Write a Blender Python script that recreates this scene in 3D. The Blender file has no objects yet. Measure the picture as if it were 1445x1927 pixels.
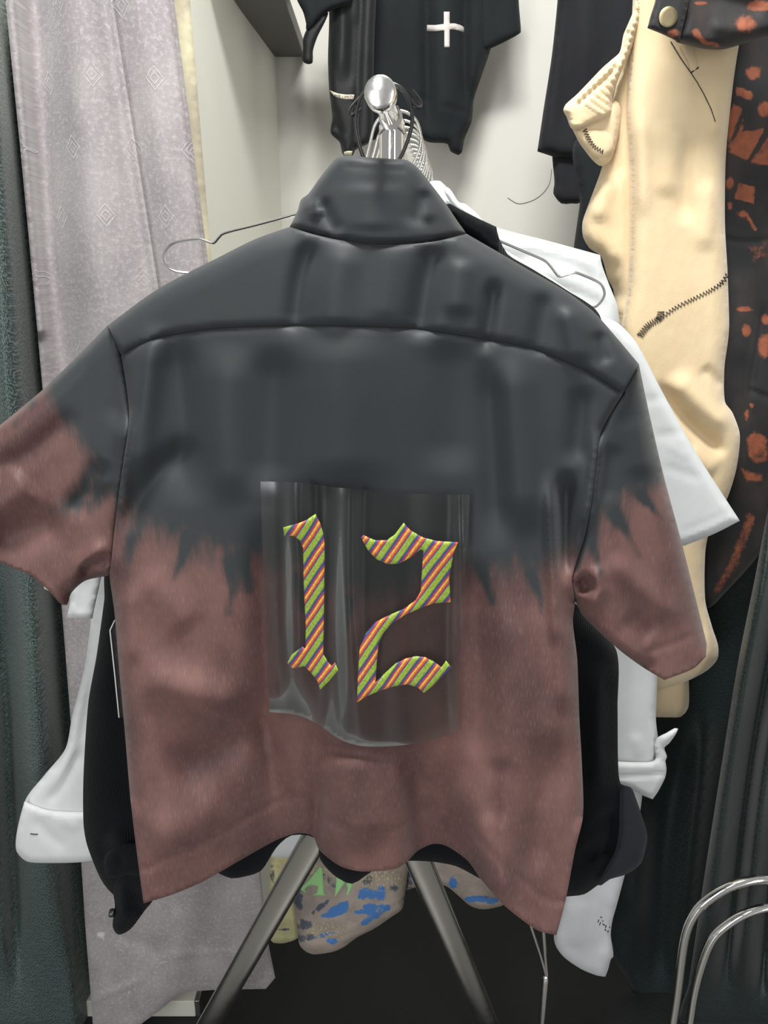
import bpy, bmesh, math, random
import numpy as np
from mathutils import Vector, Matrix
from mathutils.geometry import delaunay_2d_cdt

random.seed(4)
rng = np.random.default_rng(4)
scn = bpy.context.scene
COL = scn.collection

# ------------------------------------------------------------------ camera
H = 1.40
F = 1430.0
CX, CY = 722.5, 963.5
PITCH = math.radians(17.0)
CP, SP = math.cos(PITCH), math.sin(PITCH)

cd = bpy.data.cameras.new('camera')
cam = bpy.data.objects.new('camera', cd)
COL.objects.link(cam)
cam.location = (0, 0, H)
cam.rotation_euler = (math.radians(90) - PITCH, 0, 0)
cd.sensor_fit = 'VERTICAL'
cd.sensor_height = 24.0
cd.lens = F / 1927.0 * 24.0
cd.clip_start = 0.02
scn.camera = cam
scn.view_settings.view_transform = 'Standard'
scn.view_settings.look = 'None'
scn.view_settings.gamma = 1
scn.view_settings.exposure = 0.0


def world(px, Y):
    """photo positions (N,2) at distances Y -> points of the place (N,3)"""
    px = np.asarray(px, float)
    Y = np.broadcast_to(np.asarray(Y, float), px.shape[:-1])
    a = (px[..., 0] - CX) / F
    b = (CY - px[..., 1]) / F
    dy = CP + b * SP
    dz = -SP + b * CP
    t = Y / dy
    return np.stack([a * t, Y, H + dz * t], -1)


def W(x, y, Y):
    return Vector(world(np.array([[x, y]], float), np.array([Y]))[0])


# ------------------------------------------------------------------ materials
class NT:
    def __init__(self, name):
        self.m = bpy.data.materials.new(name)
        self.m.use_nodes = True
        self.t = self.m.node_tree
        self.t.nodes.clear()
        self.out = self.n('ShaderNodeOutputMaterial')
        self._uv = None

    def n(self, kind, **kw):
        nd = self.t.nodes.new(kind)
        for k, v in kw.items():
            setattr(nd, k, v)
        return nd

    def link(self, a, b):
        self.t.links.new(a, b)

    def put(self, sock, v):
        if isinstance(v, (int, float)):
            sock.default_value = v
        elif isinstance(v, (tuple, list)):
            sock.default_value = tuple(v) if len(v) == len(sock.default_value) else tuple(v) + (1,)
        else:
            self.link(v, sock)

    def uv(self, sx=1, sy=1, rot=0.0):
        if self._uv is None:
            self._uv = self.n('ShaderNodeTexCoord').outputs['UV']
        mp = self.n('ShaderNodeMapping')
        self.link(self._uv, mp.inputs['Vector'])
        mp.inputs['Scale'].default_value = (sx, sy, 1)
        mp.inputs['Rotation'].default_value = (0, 0, rot)
        return mp.outputs[0]

    def obj(self):
        return self.n('ShaderNodeTexCoord').outputs['Object']

    def noise(self, vec, scale, detail=3, rough=.55, dist=0.0):
        nd = self.n('ShaderNodeTexNoise')
        self.link(vec, nd.inputs['Vector'])
        nd.inputs['Scale'].default_value = scale
        nd.inputs['Detail'].default_value = detail
        nd.inputs['Roughness'].default_value = rough
        nd.inputs['Distortion'].default_value = dist
        return nd.outputs['Fac']

    def math(self, op, a, b=0.0, c=0.0, clamp=False):
        nd = self.n('ShaderNodeMath', operation=op, use_clamp=clamp)
        self.put(nd.inputs[0], a)
        self.put(nd.inputs[1], b)
        self.put(nd.inputs[2], c)
        return nd.outputs[0]

    def ramp(self, fac, stops, interp='LINEAR'):
        nd = self.n('ShaderNodeValToRGB')
        cr = nd.color_ramp
        cr.interpolation = interp
        while len(cr.elements) < len(stops):
            cr.elements.new(0.5)
        for e, (p, c) in zip(cr.elements, stops):
            e.position = p
            if isinstance(c, (int, float)):
                c = (c, c, c)
            e.color = tuple(c) + (1,)
        self.put(nd.inputs[0], fac)
        return nd.outputs[0]

    def mix(self, fac, a, b, blend='MIX'):
        nd = self.n('ShaderNodeMix', data_type='RGBA', blend_type=blend)
        self.put(nd.inputs[0], fac)
        self.put(nd.inputs[6], a)
        self.put(nd.inputs[7], b)
        return nd.outputs[2]

    def smooth(self, v, lo, hi):
        nd = self.n('ShaderNodeMapRange', interpolation_type='SMOOTHSTEP')
        self.put(nd.inputs[0], v)
        nd.inputs[1].default_value = lo
        nd.inputs[2].default_value = hi
        return nd.outputs[0]

    def attr(self, name):
        return self.n('ShaderNodeAttribute', attribute_name=name).outputs['Fac']

    def bump(self, h, strength, dist=.001, prev=None):
        nd = self.n('ShaderNodeBump')
        self.put(nd.inputs['Height'], h)
        nd.inputs['Strength'].default_value = strength
        nd.inputs['Distance'].default_value = dist
        if prev is not None:
            self.link(prev, nd.inputs['Normal'])
        return nd.outputs[0]

    def pbr(self, col, rough=.8, normal=None, **kw):
        p = self.n('ShaderNodeBsdfPrincipled')
        self.put(p.inputs['Base Color'], col)
        self.put(p.inputs['Roughness'], rough)
        for k, v in kw.items():
            self.put(p.inputs[k.replace('_', ' ')], v)
        if normal is not None:
            self.link(normal, p.inputs['Normal'])
        return p.outputs[0]

    def done(self, sh):
        self.link(sh, self.out.inputs['Surface'])
        return self.m


def lin(r, g, b):
    f = lambda c: ((c / 255 + .055) / 1.055) ** 2.4 if c > 10 else c / 255 / 12.92
    return (f(r), f(g), f(b))


def cloth_mat(name, col, col2=None, rough=.85, weave=900, wb=.15, wrinkle=.25, wscale=18,
              sheen=.2, spec=.25, rib=None, thread=.12):
    n = NT(name)
    uv = n.uv()
    col2 = col2 or tuple(c * .8 for c in col)
    big = n.noise(n.uv(1, .6), 14, 3)
    c = n.mix(n.smooth(big, .35, .65), col, col2)
    fib = n.noise(n.uv(1, .25), weave * 1.2, 1)
    c = n.mix(n.math('MULTIPLY', n.smooth(fib, .45, .75), thread), c, tuple(min(1, x * 2.2 + .02) for x in col))
    nb = n.bump(n.noise(n.uv(1, .5), wscale, 3), wrinkle, .01)
    nb = n.bump(n.noise(uv, weave, 1), wb, .0008, nb)
    if rib:
        wv = n.n('ShaderNodeTexWave', wave_type='BANDS', bands_direction='X')
        n.link(uv, wv.inputs['Vector'])
        wv.inputs['Scale'].default_value = rib
        wv.inputs['Distortion'].default_value = .3
        nb = n.bump(wv.outputs['Fac'], .6, .0012, nb)
    return n.done(n.pbr(c, rough, nb, Sheen_Weight=sheen, Specular_IOR_Level=spec))


def dye_mat(name):
    n = NT(name)
    d = n.attr('dye')
    st = n.noise(n.uv(1, .17), 75, 4, .65, .3)
    st2 = n.noise(n.uv(1, .4), 170, 2)
    v = n.math('ADD', d, n.math('MULTIPLY', n.math('SUBTRACT', st, .5), 2.4))
    v = n.math('ADD', v, n.math('MULTIPLY', n.math('SUBTRACT', st2, .5), .45))
    k = n.smooth(v, -.8, .8)
    dark = n.mix(n.noise(n.uv(), 9, 2), lin(36, 42, 45), lin(43, 48, 50))
    bn = n.noise(n.uv(1, .55), 11, 4, .6)
    brown = n.mix(n.smooth(bn, .3, .72), lin(76, 51, 49), lin(112, 79, 74))
    th = n.noise(n.uv(1, .07), 1300, 1)
    brown = n.mix(n.math('MULTIPLY', n.smooth(th, .5, .8), .28), brown, lin(150, 116, 108))
    c = n.mix(k, dark, brown)
    fine = n.noise(n.uv(1, 1), 1500, 1)
    nb = n.bump(n.noise(n.uv(1, .45), 16, 2), .12, .008)
    nb = n.bump(fine, .12, .0006, nb)
    return n.done(n.pbr(c, .6, nb, Sheen_Weight=.12, Specular_IOR_Level=.4))


def vinyl_mat():
    n = NT('clear_vinyl')
    nb = n.bump(n.noise(n.uv(1, .12), 30, 2), .12, .004)
    tr = n.n('ShaderNodeBsdfTransparent')
    tr.inputs[0].default_value = (.82, .82, .82, 1)
    gl = n.n('ShaderNodeBsdfAnisotropic')
    gl.inputs['Color'].default_value = (.95, .97, .96, 1)
    gl.inputs['Roughness'].default_value = .22
    n.link(nb, gl.inputs['Normal'])
    fr = n.n('ShaderNodeFresnel')
    fr.inputs[0].default_value = 1.5
    mx = n.n('ShaderNodeMixShader')
    n.link(fr.outputs[0], mx.inputs[0])
    n.link(tr.outputs[0], mx.inputs[1])
    n.link(gl.outputs[0], mx.inputs[2])
    return n.done(mx.outputs[0])


def stripes_mat():
    n = NT('striped_ribbon')
    uv = n.uv(1, 1, math.radians(33))
    sx = n.n('ShaderNodeSeparateXYZ')
    n.link(uv, sx.inputs[0])
    wob = n.math('MULTIPLY', n.math('SUBTRACT', n.noise(n.uv(), 25, 2), .5), .0022)
    s = n.math('FRACT', n.math('DIVIDE', n.math('ADD', sx.outputs[0], wob), 0.0150))
    g, y, r, b, o = lin(150, 176, 52), lin(226, 196, 70), lin(196, 58, 48), lin(52, 62, 134), lin(214, 120, 56)
    c = n.ramp(s, [(0, g), (.34, lin(96, 122, 60)), (.40, b), (.54, r), (.66, y), (.76, o), (.84, r), (.93, b)], 'CONSTANT')
    tw = n.noise(n.uv(1.0, .35, math.radians(40)), 900, 1)
    c = n.mix(n.math('MULTIPLY', n.smooth(tw, .5, .62), .38), c, lin(70, 60, 70))
    nb = n.bump(tw, .5, .0008)
    return n.done(n.pbr(c, .55, nb, Sheen_Weight=.2))


def metal_mat(name, col=(.86, .85, .82), rough=.08, sc=0):
    n = NT(name)
    r = rough
    if sc:
        r = n.math('ADD', rough, n.math('MULTIPLY', n.noise(n.obj(), sc, 4), .18))
    return n.done(n.pbr(col, r, None, Metallic=1.0))


def plain_mat(name, col, rough=.6, bump=.1, scale=60, var=.9):
    n = NT(name)
    o = n.obj()
    c = n.mix(n.noise(o, 4, 4), col, tuple(x * var for x in col))
    nb = n.bump(n.noise(o, scale, 3), bump, .002)
    return n.done(n.pbr(c, rough, nb))


def velvet_mat():
    n = NT('grey_crushed_velvet')
    m1 = n.noise(n.uv(1, .8), 190, 4, .7, .2)
    m2 = n.noise(n.uv(1, .6), 16, 3)
    c = n.mix(n.smooth(m2, .3, .7), lin(134, 129, 131), lin(152, 147, 147))
    c = n.mix(n.math('MULTIPLY', n.smooth(m1, .45, .7), .5), c, lin(180, 175, 173))
    # concentric diamonds woven into the pile
    mp = n.uv(13.3, 11.8, 0)
    sx = n.n('ShaderNodeSeparateXYZ')
    n.link(mp, sx.inputs[0])
    row = n.math('FLOOR', sx.outputs[1])
    sh = n.math('MULTIPLY', n.math('MODULO', n.math('ADD', row, 100.0), 2.0), .5)
    fx = n.math('FRACT', n.math('ADD', sx.outputs[0], sh))
    fy = n.math('FRACT', sx.outputs[1])
    man = n.math('ADD', n.math('MULTIPLY', n.math('ABSOLUTE', n.math('SUBTRACT', fx, .5)), 2.7),
                 n.math('MULTIPLY', n.math('ABSOLUTE', n.math('SUBTRACT', fy, .5)), 2.4))
    ring = n.math('ABSOLUTE', n.math('SUBTRACT', n.math('FRACT', n.math('MULTIPLY', man, 5.0)), .5))
    msk = n.math('LESS_THAN', man, .56)
    fade = n.smooth(n.noise(n.uv(), 6, 2), .36, .56)
    dia = n.math('MULTIPLY', n.math('MULTIPLY', n.smooth(ring, .30, .44), msk), fade)
    c = n.mix(n.math('MULTIPLY', dia, .35), c, lin(208, 204, 204))
    # lint caught along worn creases
    du = n.math('ADD', n.attr('lint'), n.math('MULTIPLY', n.math('SUBTRACT', n.noise(n.uv(), 120, 4, .7), .5), 1.6))
    c = n.mix(n.math('MULTIPLY', n.smooth(du, .5, .9), .6), c, lin(214, 212, 205))
    nb = n.bump(m1, .3, .0022)
    nb = n.bump(dia, .5, .0015, nb)
    return n.done(n.pbr(c, .75, nb, Sheen_Weight=.5, Sheen_Roughness=.4, Specular_IOR_Level=.3))


def satin_mat(name, col, hi):
    n = NT(name)
    tw = n.noise(n.uv(1, .35, .5), 900, 1)
    slub = n.noise(n.uv(.25, 2.2), 160, 2)
    c = n.mix(n.smooth(tw, .4, .7), col, hi)
    c = n.mix(n.math('MULTIPLY', n.smooth(slub, .5, .75), .4), c, hi)
    nb = n.bump(tw, .3, .0008)
    nb = n.bump(slub, .15, .0008, nb)
    return n.done(n.pbr(c, .45, nb, Specular_IOR_Level=.38, Sheen_Weight=.1))


def bleach_mat(name):
    n = NT(name)
    b = n.attr('bleach')
    v = n.math('ADD', b, n.math('MULTIPLY', n.math('SUBTRACT', n.noise(n.uv(), 110, 5, .7), .5), 1.3))
    k = n.math('MULTIPLY', n.smooth(v, .3, .85), n.smooth(n.noise(n.uv(1, .7), 38, 5, .7), .22, .5))
    base = n.mix(n.smooth(n.noise(n.uv(1, .5), 16, 4), .45, .7), lin(20, 20, 22), lin(46, 37, 33))
    rust = n.mix(n.noise(n.uv(), 60, 4), lin(166, 90, 54), lin(92, 52, 38))
    c = n.mix(k, base, rust)
    nb = n.bump(n.noise(n.uv(1, .3), 900, 1), .25, .0008)
    return n.done(n.pbr(c, .75, nb, Sheen_Weight=.1))


def paint_mat(name, base1, base2):
    n = NT(name)
    p = n.math('MULTIPLY', n.attr('paint'), .88)
    dk = n.math('MULTIPLY', n.attr('dark'), .7)
    nz = n.noise(n.uv(1, .8), 60, 5, .72)
    bn = n.noise(n.uv(1, 1), 26, 4)
    c = n.mix(n.smooth(bn, .35, .65), base1, base2)
    c = n.mix(n.math('MULTIPLY', n.smooth(n.noise(n.uv(), 240, 3), .60, .68), .6), c, lin(176, 164, 120))
    k2 = n.smooth(n.math('ADD', dk, n.math('MULTIPLY', n.math('SUBTRACT', nz, .5), 2.0)), .4, .65)
    c = n.mix(k2, c, lin(72, 80, 96))
    k = n.smooth(n.math('ADD', p, n.math('MULTIPLY', n.math('SUBTRACT', nz, .5), 2.0)), .4, .6)
    c = n.mix(k, c, lin(66, 116, 176))
    g = n.attr('gold')
    gk = n.math('MULTIPLY', n.smooth(n.noise(n.uv(1, .6), 260, 5, .75), .5, .62), n.math('MULTIPLY', g, .7))
    c = n.mix(gk, c, lin(214, 196, 128))
    nb = n.bump(nz, .2, .002)
    return n.done(n.pbr(c, .7, nb))


M = {}
M['dye'] = dye_mat('dip_dyed_twill')
M['vinyl'] = vinyl_mat()
M['stripes'] = stripes_mat()
M['chrome'] = metal_mat('chrome')
M['chrome_worn'] = metal_mat('scratched_chrome', (.88, .87, .84), .10, 220)
M['steel'] = metal_mat('brushed_steel', (.70, .69, .65), .13, 60)
M['wire'] = metal_mat('hanger_wire', (.80, .79, .76), .16)
M['black_wire'] = NT('black_coated_wire')
M['black_wire'] = M['black_wire'].done(M['black_wire'].pbr((.012, .012, .013), .22, None, Specular_IOR_Level=.6))
M['corduroy'] = cloth_mat('black_corduroy', lin(18, 20, 23), lin(15, 17, 20), rib=110, sheen=.04, spec=.12, wrinkle=.15, thread=.03)
M['black_plain'] = cloth_mat('black_cuff_cotton', lin(40, 42, 48), lin(34, 36, 42), sheen=.05, thread=.05)
M['white'] = cloth_mat('white_cotton', (.62, .645, .645), (.585, .61, .61), rough=.7, thread=0, sheen=.1, wrinkle=.22, wscale=14)
M['pale'] = cloth_mat('pale_grey_jersey', lin(196, 198, 200), lin(186, 188, 190), thread=0, sheen=.1, wrinkle=.1)
M['tee'] = cloth_mat('black_fleece', lin(25, 31, 33), lin(21, 26, 28), sheen=.05, wrinkle=.2, thread=.05)
M['tee_satin'] = cloth_mat('black_brushed_cotton', lin(15, 18, 19), lin(24, 27, 27), rough=.55, sheen=.08, wrinkle=.25, thread=.03)
M['print'] = plain_mat('off_white_print', lin(214, 206, 202), .7, .05)
M['tape'] = plain_mat('cream_tape', lin(206, 198, 176), .8, .1)
M['ink'] = plain_mat('dark_ink', lin(38, 36, 38), .7, .02)
M['coat'] = cloth_mat('black_charcoal_wool', lin(30, 31, 35), lin(24, 25, 29), sheen=.08, wrinkle=.15, thread=.05)
M['beige'] = cloth_mat('cream_fleece', lin(218, 197, 160), lin(210, 188, 151), rough=.9, sheen=.35, wrinkle=.3, wscale=22, thread=.0, weave=600, wb=.25)
M['stitch'] = plain_mat('dark_thread', lin(52, 46, 52), .7, .1)
M['bleach'] = bleach_mat('bleached_black_denim')
M['brass'] = metal_mat('aged_brass', lin(150, 138, 108), .35, 150)
M['velvet'] = velvet_mat()
M['cream_velvet'] = cloth_mat('cream_curtain_lining', lin(196, 190, 160), lin(168, 160, 140), rough=.8, sheen=.3, wrinkle=.3, thread=.05, wscale=40)
M['satin'] = satin_mat('dark_green_satin', lin(38, 48, 48), lin(96, 113, 109))
M['satin_right'] = satin_mat('black_green_satin', lin(13, 20, 20), lin(34, 52, 50))
M['paint'] = paint_mat('paint_splashed_canvas', lin(140, 130, 122), lin(160, 148, 138))
M['paint_yellow'] = paint_mat('yellowed_canvas', lin(168, 164, 122), lin(196, 192, 146))
M['green'] = plain_mat('mint_green_print', lin(160, 216, 146), .6, .05)
M['plastic_black'] = plain_mat('black_card', lin(26, 26, 28), .5, .05)
M['card_edge'] = plain_mat('white_card_edge', lin(225, 225, 222), .6, .05)
M['button'] = plain_mat('dark_button', lin(40, 40, 42), .25, .02)
M['wall'] = plain_mat('off_white_wall_paint', lin(214, 212, 205), .7, .08, 40, .97)
M['wall_side'] = plain_mat('cream_wall_paint', lin(236, 236, 224), .65, .08, 40, .97)
M['shelf'] = plain_mat('grey_laminate', lin(92, 90, 89), .5, .05)
M['plinth'] = plain_mat('cream_board', lin(206, 206, 192), .6, .05)


def floor_mat():
    n = NT('black_ribbed_rubber')
    o = n.obj()
    mp = n.n('ShaderNodeMapping')
    n.link(o, mp.inputs[0])
    mp.inputs['Rotation'].default_value = (0, 0, math.radians(38))
    ck = n.n('ShaderNodeTexBrick')
    n.link(mp.outputs[0], ck.inputs[0])
    ck.inputs['Scale'].default_value = 26
    ck.inputs['Mortar Size'].default_value = .03
    ck.inputs['Color1'].default_value = (1, 1, 1, 1)
    ck.inputs['Color2'].default_value = (.6, .6, .6, 1)
    ck.inputs['Mortar'].default_value = (0, 0, 0, 1)
    ck.inputs['Brick Width'].default_value = .8
    ck.inputs['Row Height'].default_value = .3
    c = n.mix(n.noise(o, 5, 4), lin(24, 27, 28), lin(32, 34, 34))
    nb = n.bump(ck.outputs[0], .5, .003)
    nb = n.bump(n.noise(o, 150, 2), .1, .002, nb)
    return n.done(n.pbr(c, .55, nb, Specular_IOR_Level=.3))


M['floor'] = floor_mat()
M['tile'] = plain_mat('grey_shop_floor', lin(112, 111, 108), .35, .03)


# ------------------------------------------------------------------ object helpers
def link_mesh(name, verts, faces, mat, parent=None, origin=None, smooth=True, uvs=None, attrs=None):
    verts = np.asarray(verts, float)
    if parent is not None:
        off = np.array(parent['_o'])
    elif origin is not None:
        off = np.array(origin, float)
    else:
        mn, mx = verts.min(0), verts.max(0)
        off = np.array([(mn[0] + mx[0]) / 2, (mn[1] + mx[1]) / 2, mn[2]])
    me = bpy.data.meshes.new(name)
    me.from_pydata((verts - off).tolist(), [], [list(map(int, f)) for f in faces])
    if uvs is not None:
        lay = me.uv_layers.new(name='UVMap')
        idx = np.empty(len(me.loops), dtype=np.int32)
        me.loops.foreach_get('vertex_index', idx)
        lay.data.foreach_set('uv', np.asarray(uvs, float)[idx].astype(np.float32).ravel())
    for k, v in (attrs or {}).items():
        at = me.attributes.new(k, 'FLOAT', 'POINT')
        at.data.foreach_set('value', np.asarray(v, np.float32))
    bm = bmesh.new()
    bm.from_mesh(me)
    bmesh.ops.recalc_face_normals(bm, faces=bm.faces)
    bm.to_mesh(me)
    bm.free()
    if smooth:
        me.polygons.foreach_set('use_smooth', [True] * len(me.polygons))
    if uvs is None and smooth:
        me.set_sharp_from_angle(angle=math.radians(42))
    me.materials.append(M[mat] if isinstance(mat, str) else mat)
    o = bpy.data.objects.new(name, me)
    COL.objects.link(o)
    if parent is not None:
        o.parent = parent
        o['_o'] = list(parent['_o'])
    else:
        o.location = off
        o['_o'] = off.tolist()
    return o


def tag(o, label, cat, group=None, kind=None):
    o['label'] = label
    o['category'] = cat
    if group:
        o['group'] = group
    if kind:
        o['kind'] = kind
    return o


def thing(name, label, cat, loc, group=None):
    o = bpy.data.objects.new(name, None)
    o.empty_display_size = .05
    COL.objects.link(o)
    o.location = loc
    o['_o'] = list(loc)
    return tag(o, label, cat, group)


def struct(o):
    o['kind'] = 'structure'
    return o


def curve_pts(pts, step, closed=True):
    """smooth run through pts; a third value 1 marks a sharp corner"""
    P = [np.array(p[:2], float) for p in pts]
    C = [len(p) > 2 for p in pts]
    n = len(P)
    out = []
    segs = n if closed else n - 1
    for i in range(segs):
        p1, p2 = P[i], P[(i + 1) % n]
        p0 = P[i - 1] if (closed or i > 0) else p1
        p3 = P[(i + 2) % n] if (closed or i + 2 < n) else p2
        L = np.linalg.norm(p2 - p1)
        k = max(1, int(round(L / step)))
        t1 = np.zeros(2) if C[i] else (p2 - p0)
        t2 = np.zeros(2) if C[(i + 1) % n] else (p3 - p1)
        if C[i]:
            t1 = p2 - p1
        if C[(i + 1) % n]:
            t2 = p2 - p1
        for v in (1, 2):
            pass
        l1, l2 = np.linalg.norm(t1), np.linalg.norm(t2)
        t1 = t1 / l1 * L if l1 > 1e-6 else t1
        t2 = t2 / l2 * L if l2 > 1e-6 else t2
        for j in range(k):
            t = j / k
            h1 = 2 * t ** 3 - 3 * t * t + 1
            h2 = -2 * t ** 3 + 3 * t * t
            h3 = t ** 3 - 2 * t * t + t
            h4 = t ** 3 - t * t
            out.append(h1 * p1 + h2 * p2 + h3 * t1 * .8 + h4 * t2 * .8)
    if not closed:
        out.append(P[-1])
    return np.array(out)


def pdist(q, poly, closed=False):
    a = np.asarray(poly, float)[:, :2]
    if closed:
        a = np.vstack([a, a[:1]])
    best = np.full(len(q), 1e9)
    for i in range(len(a) - 1):
        p, d = a[i], a[i + 1] - a[i]
        L = max((d ** 2).sum(), 1e-9)
        t = np.clip(((q - p) @ d) / L, 0, 1)
        dd = ((q - p - t[:, None] * d) ** 2).sum(1)
        best = np.minimum(best, dd)
    return np.sqrt(best)


def pdist_t(q, poly):
    """distance to a path and how far along it (0..1) the nearest point lies"""
    a = np.asarray(poly, float)[:, :2]
    L = np.sqrt(((a[1:] - a[:-1]) ** 2).sum(1))
    cum = np.concatenate([[0], np.cumsum(L)])
    best = np.full(len(q), 1e18)
    bt = np.zeros(len(q))
    for i in range(len(a) - 1):
        p, d = a[i], a[i + 1] - a[i]
        t = np.clip(((q - p) @ d) / max(L[i] ** 2, 1e-9), 0, 1)
        dd = ((q - p - t[:, None] * d) ** 2).sum(1)
        m = dd < best
        best = np.where(m, dd, best)
        bt = np.where(m, (cum[i] + t * L[i]) / cum[-1], bt)
    return np.sqrt(best), bt


def inside(q, poly):
    x, y = q[:, 0], q[:, 1]
    r = np.zeros(len(q), bool)
    n = len(poly)
    for i in range(n):
        x1, y1 = poly[i]
        x2, y2 = poly[(i + 1) % n]
        if y1 == y2:
            continue
        c = ((y1 > y) != (y2 > y)) & (x < (x2 - x1) * (y - y1) / (y2 - y1) + x1)
        r ^= c
    return r


def triangulate(outline, sp):
    mn, mx = outline.min(0), outline.max(0)
    xs = np.arange(mn[0], mx[0], sp)
    ys = np.arange(mn[1], mx[1], sp * .9)
    g = []
    for k, y in enumerate(ys):
        g.append(np.stack([xs + (sp / 2 if k % 2 else 0), np.full(len(xs), y)], 1))
    g = np.vstack(g) if g else np.zeros((0, 2))
    g = g[inside(g, outline)]
    if len(g):
        g = g[pdist(g, outline, True) > sp * .5]
    n = len(outline)
    allp = np.vstack([outline, g])
    vs, es, fs, *_ = delaunay_2d_cdt([Vector(p) for p in allp], [(i, (i + 1) % n) for i in range(n)], [], 1, 1e-4)
    vs = np.array([tuple(v) for v in vs])
    return vs, [tuple(f) for f in fs]


def fold_sum(q, folds):
    z = np.zeros(len(q))
    for fo in folds:
        pts, amp, w = fo[:3]
        a = np.asarray(pts, float)
        if len(a) > 2:
            a = curve_pts([tuple(p) for p in a], 25, False)
        if w <= 6:
            z += amp * np.exp(-(pdist(q, a) / w) ** 2)
            continue
        d, t = pdist_t(q, a)
        e = np.clip(np.minimum(t, 1 - t) / .24, 0, 1)
        f = amp * np.exp(-(d / w) ** 2)
        if len(fo) > 3:
            e = np.clip(t / .5, 0, 1) if fo[3] == 1 else (np.clip((1 - t) / .5, 0, 1) if fo[3] == -1 else np.ones(len(q)))
        z += f * e * e * (3 - 2 * e)
    return z


def cloth(name, pts, depth, mat, parent=None, sp=9, thick=.02, R=30, sil=None, folds=(), edge=.0012,
          attrs=None, rnd=1.0, noise=0.0):
    """a cloth piece: a smooth outline filled with a fine net, bulged, folded and closed behind.
    depth: number or function of photo positions; folds: (path, height towards the viewer, width)"""
    ol = curve_pts(pts, sp)
    vs, fs = triangulate(ol, sp)

    def surf(q):
        q = np.asarray(q, float).reshape(-1, 2)
        D = depth(q) if callable(depth) else np.full(len(q), float(depth))
        if folds:
            D = D - fold_sum(q, folds)
        s = sil if sil is not None else [np.vstack([ol, ol[:1]])]
        if len(s):
            d = np.min([pdist(q, c) for c in s], 0)
            u = np.clip(d / R, 0, 1)
            prof = np.sqrt(np.clip(1 - (1 - u) ** 2, 0, 1))
        else:
            prof = np.ones(len(q))
        if noise:
            D = D - noise * (np.sin(q[:, 0] * .045 + 2 * np.sin(q[:, 1] * .013)) * np.sin(q[:, 1] * .021 + q[:, 0] * .01))
        return D + (1 - prof) * thick * .5 * rnd, prof

    Df, prof = surf(vs)
    back = Df + edge + prof * thick * (.5 + .5 * rnd)
    P1, P2 = world(vs, Df), world(vs, back)
    n = len(vs)
    cnt = {}
    for f in fs:
        for i in range(len(f)):
            a, b = f[i], f[(i + 1) % len(f)]
            cnt[(min(a, b), max(a, b))] = cnt.get((min(a, b), max(a, b)), 0) + 1
    faces = [f for f in fs] + [tuple(i + n for i in reversed(f)) for f in fs]
    for f in fs:
        for i in range(len(f)):
            a, b = f[i], f[(i + 1) % len(f)]
            if cnt[(min(a, b), max(a, b))] == 1:
                faces.append((b, a, a + n, b + n))
    V = np.vstack([P1, P2])
    uv = np.vstack([P1[:, [0, 2]], P1[:, [0, 2]]])
    at = {k: np.tile(f(vs), 2) for k, f in (attrs or {}).items()}
    o = link_mesh(name, V, faces, mat, parent, uvs=uv, attrs=at)
    o.data['x'] = 0
    del o.data['x']
    at_point = lambda x, y: float(surf(np.array([[x, y]], float))[0][0])
    at_point.many = lambda q: surf(q)[0]
    return o, at_point


def tube_mesh(pts, r, n=10, closed=False, caps=True):
    P = [Vector(p) for p in pts]
    m = len(P)
    rs = r if isinstance(r, (list, tuple)) else [r] * m
    V, Fc = [], []
    prev = None
    for i in range(m):
        a = P[i - 1] if (i > 0 or closed) else P[i]
        b = P[(i + 1) % m] if (i < m - 1 or closed) else P[i]
        T = (b - a).normalized()
        if prev is None:
            u = T.orthogonal().normalized()
        else:
            u = (prev - T * prev.dot(T))
            u = u.normalized() if u.length > 1e-6 else T.orthogonal().normalized()
        prev = u
        w = T.cross(u)
        for k in range(n):
            an = 2 * math.pi * k / n
            V.append(P[i] + (u * math.cos(an) + w * math.sin(an)) * rs[i])
    for i in range(m if closed else m - 1):
        j = (i + 1) % m
        for k in range(n):
            k2 = (k + 1) % n
            Fc.append((i * n + k, i * n + k2, j * n + k2, j * n + k))
    if not closed and caps:
        Fc.append(tuple(range(n - 1, -1, -1)))
        Fc.append(tuple((m - 1) * n + k for k in range(n)))
    return [tuple(v) for v in V], Fc


def tube(name, pts, r, mat, parent=None, n=10, closed=False):
    v, f = tube_mesh(pts, r, n, closed)
    return link_mesh(name, v, f, mat, parent)


def smooth3(pts, k=6, closed=False):
    P = [np.array(p, float) for p in pts]
    n = len(P)
    out = []
    for i in range(n if closed else n - 1):
        p1, p2 = P[i], P[(i + 1) % n]
        p0 = P[i - 1] if (closed or i > 0) else p1
        p3 = P[(i + 2) % n] if (closed or i + 2 < n) else p2
        for j in range(k):
            t = j / k
            out.append(.5 * ((2 * p1) + (p2 - p0) * t + (2 * p0 - 5 * p1 + 4 * p2 - p3) * t * t + (3 * p1 - p0 - 3 * p2 + p3) * t ** 3))
    if not closed:
        out.append(P[-1])
    return [tuple(p) for p in out]


def box_mesh(x0, x1, y0, y1, z0, z1):
    V = [(x, y, z) for z in (z0, z1) for y in (y0, y1) for x in (x0, x1)]
    Fc = [(0, 2, 3, 1), (4, 5, 7, 6), (0, 1, 5, 4), (2, 6, 7, 3), (0, 4, 6, 2), (1, 3, 7, 5)]
    return V, Fc


def box(name, b, mat, parent=None, bevel=.0):
    v, f = box_mesh(*b)
    o = link_mesh(name, v, f, mat, parent, smooth=False)
    if bevel:
        md = o.modifiers.new('soft_edges', 'BEVEL')
        md.width = bevel
        md.segments = 2
    return o


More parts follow.
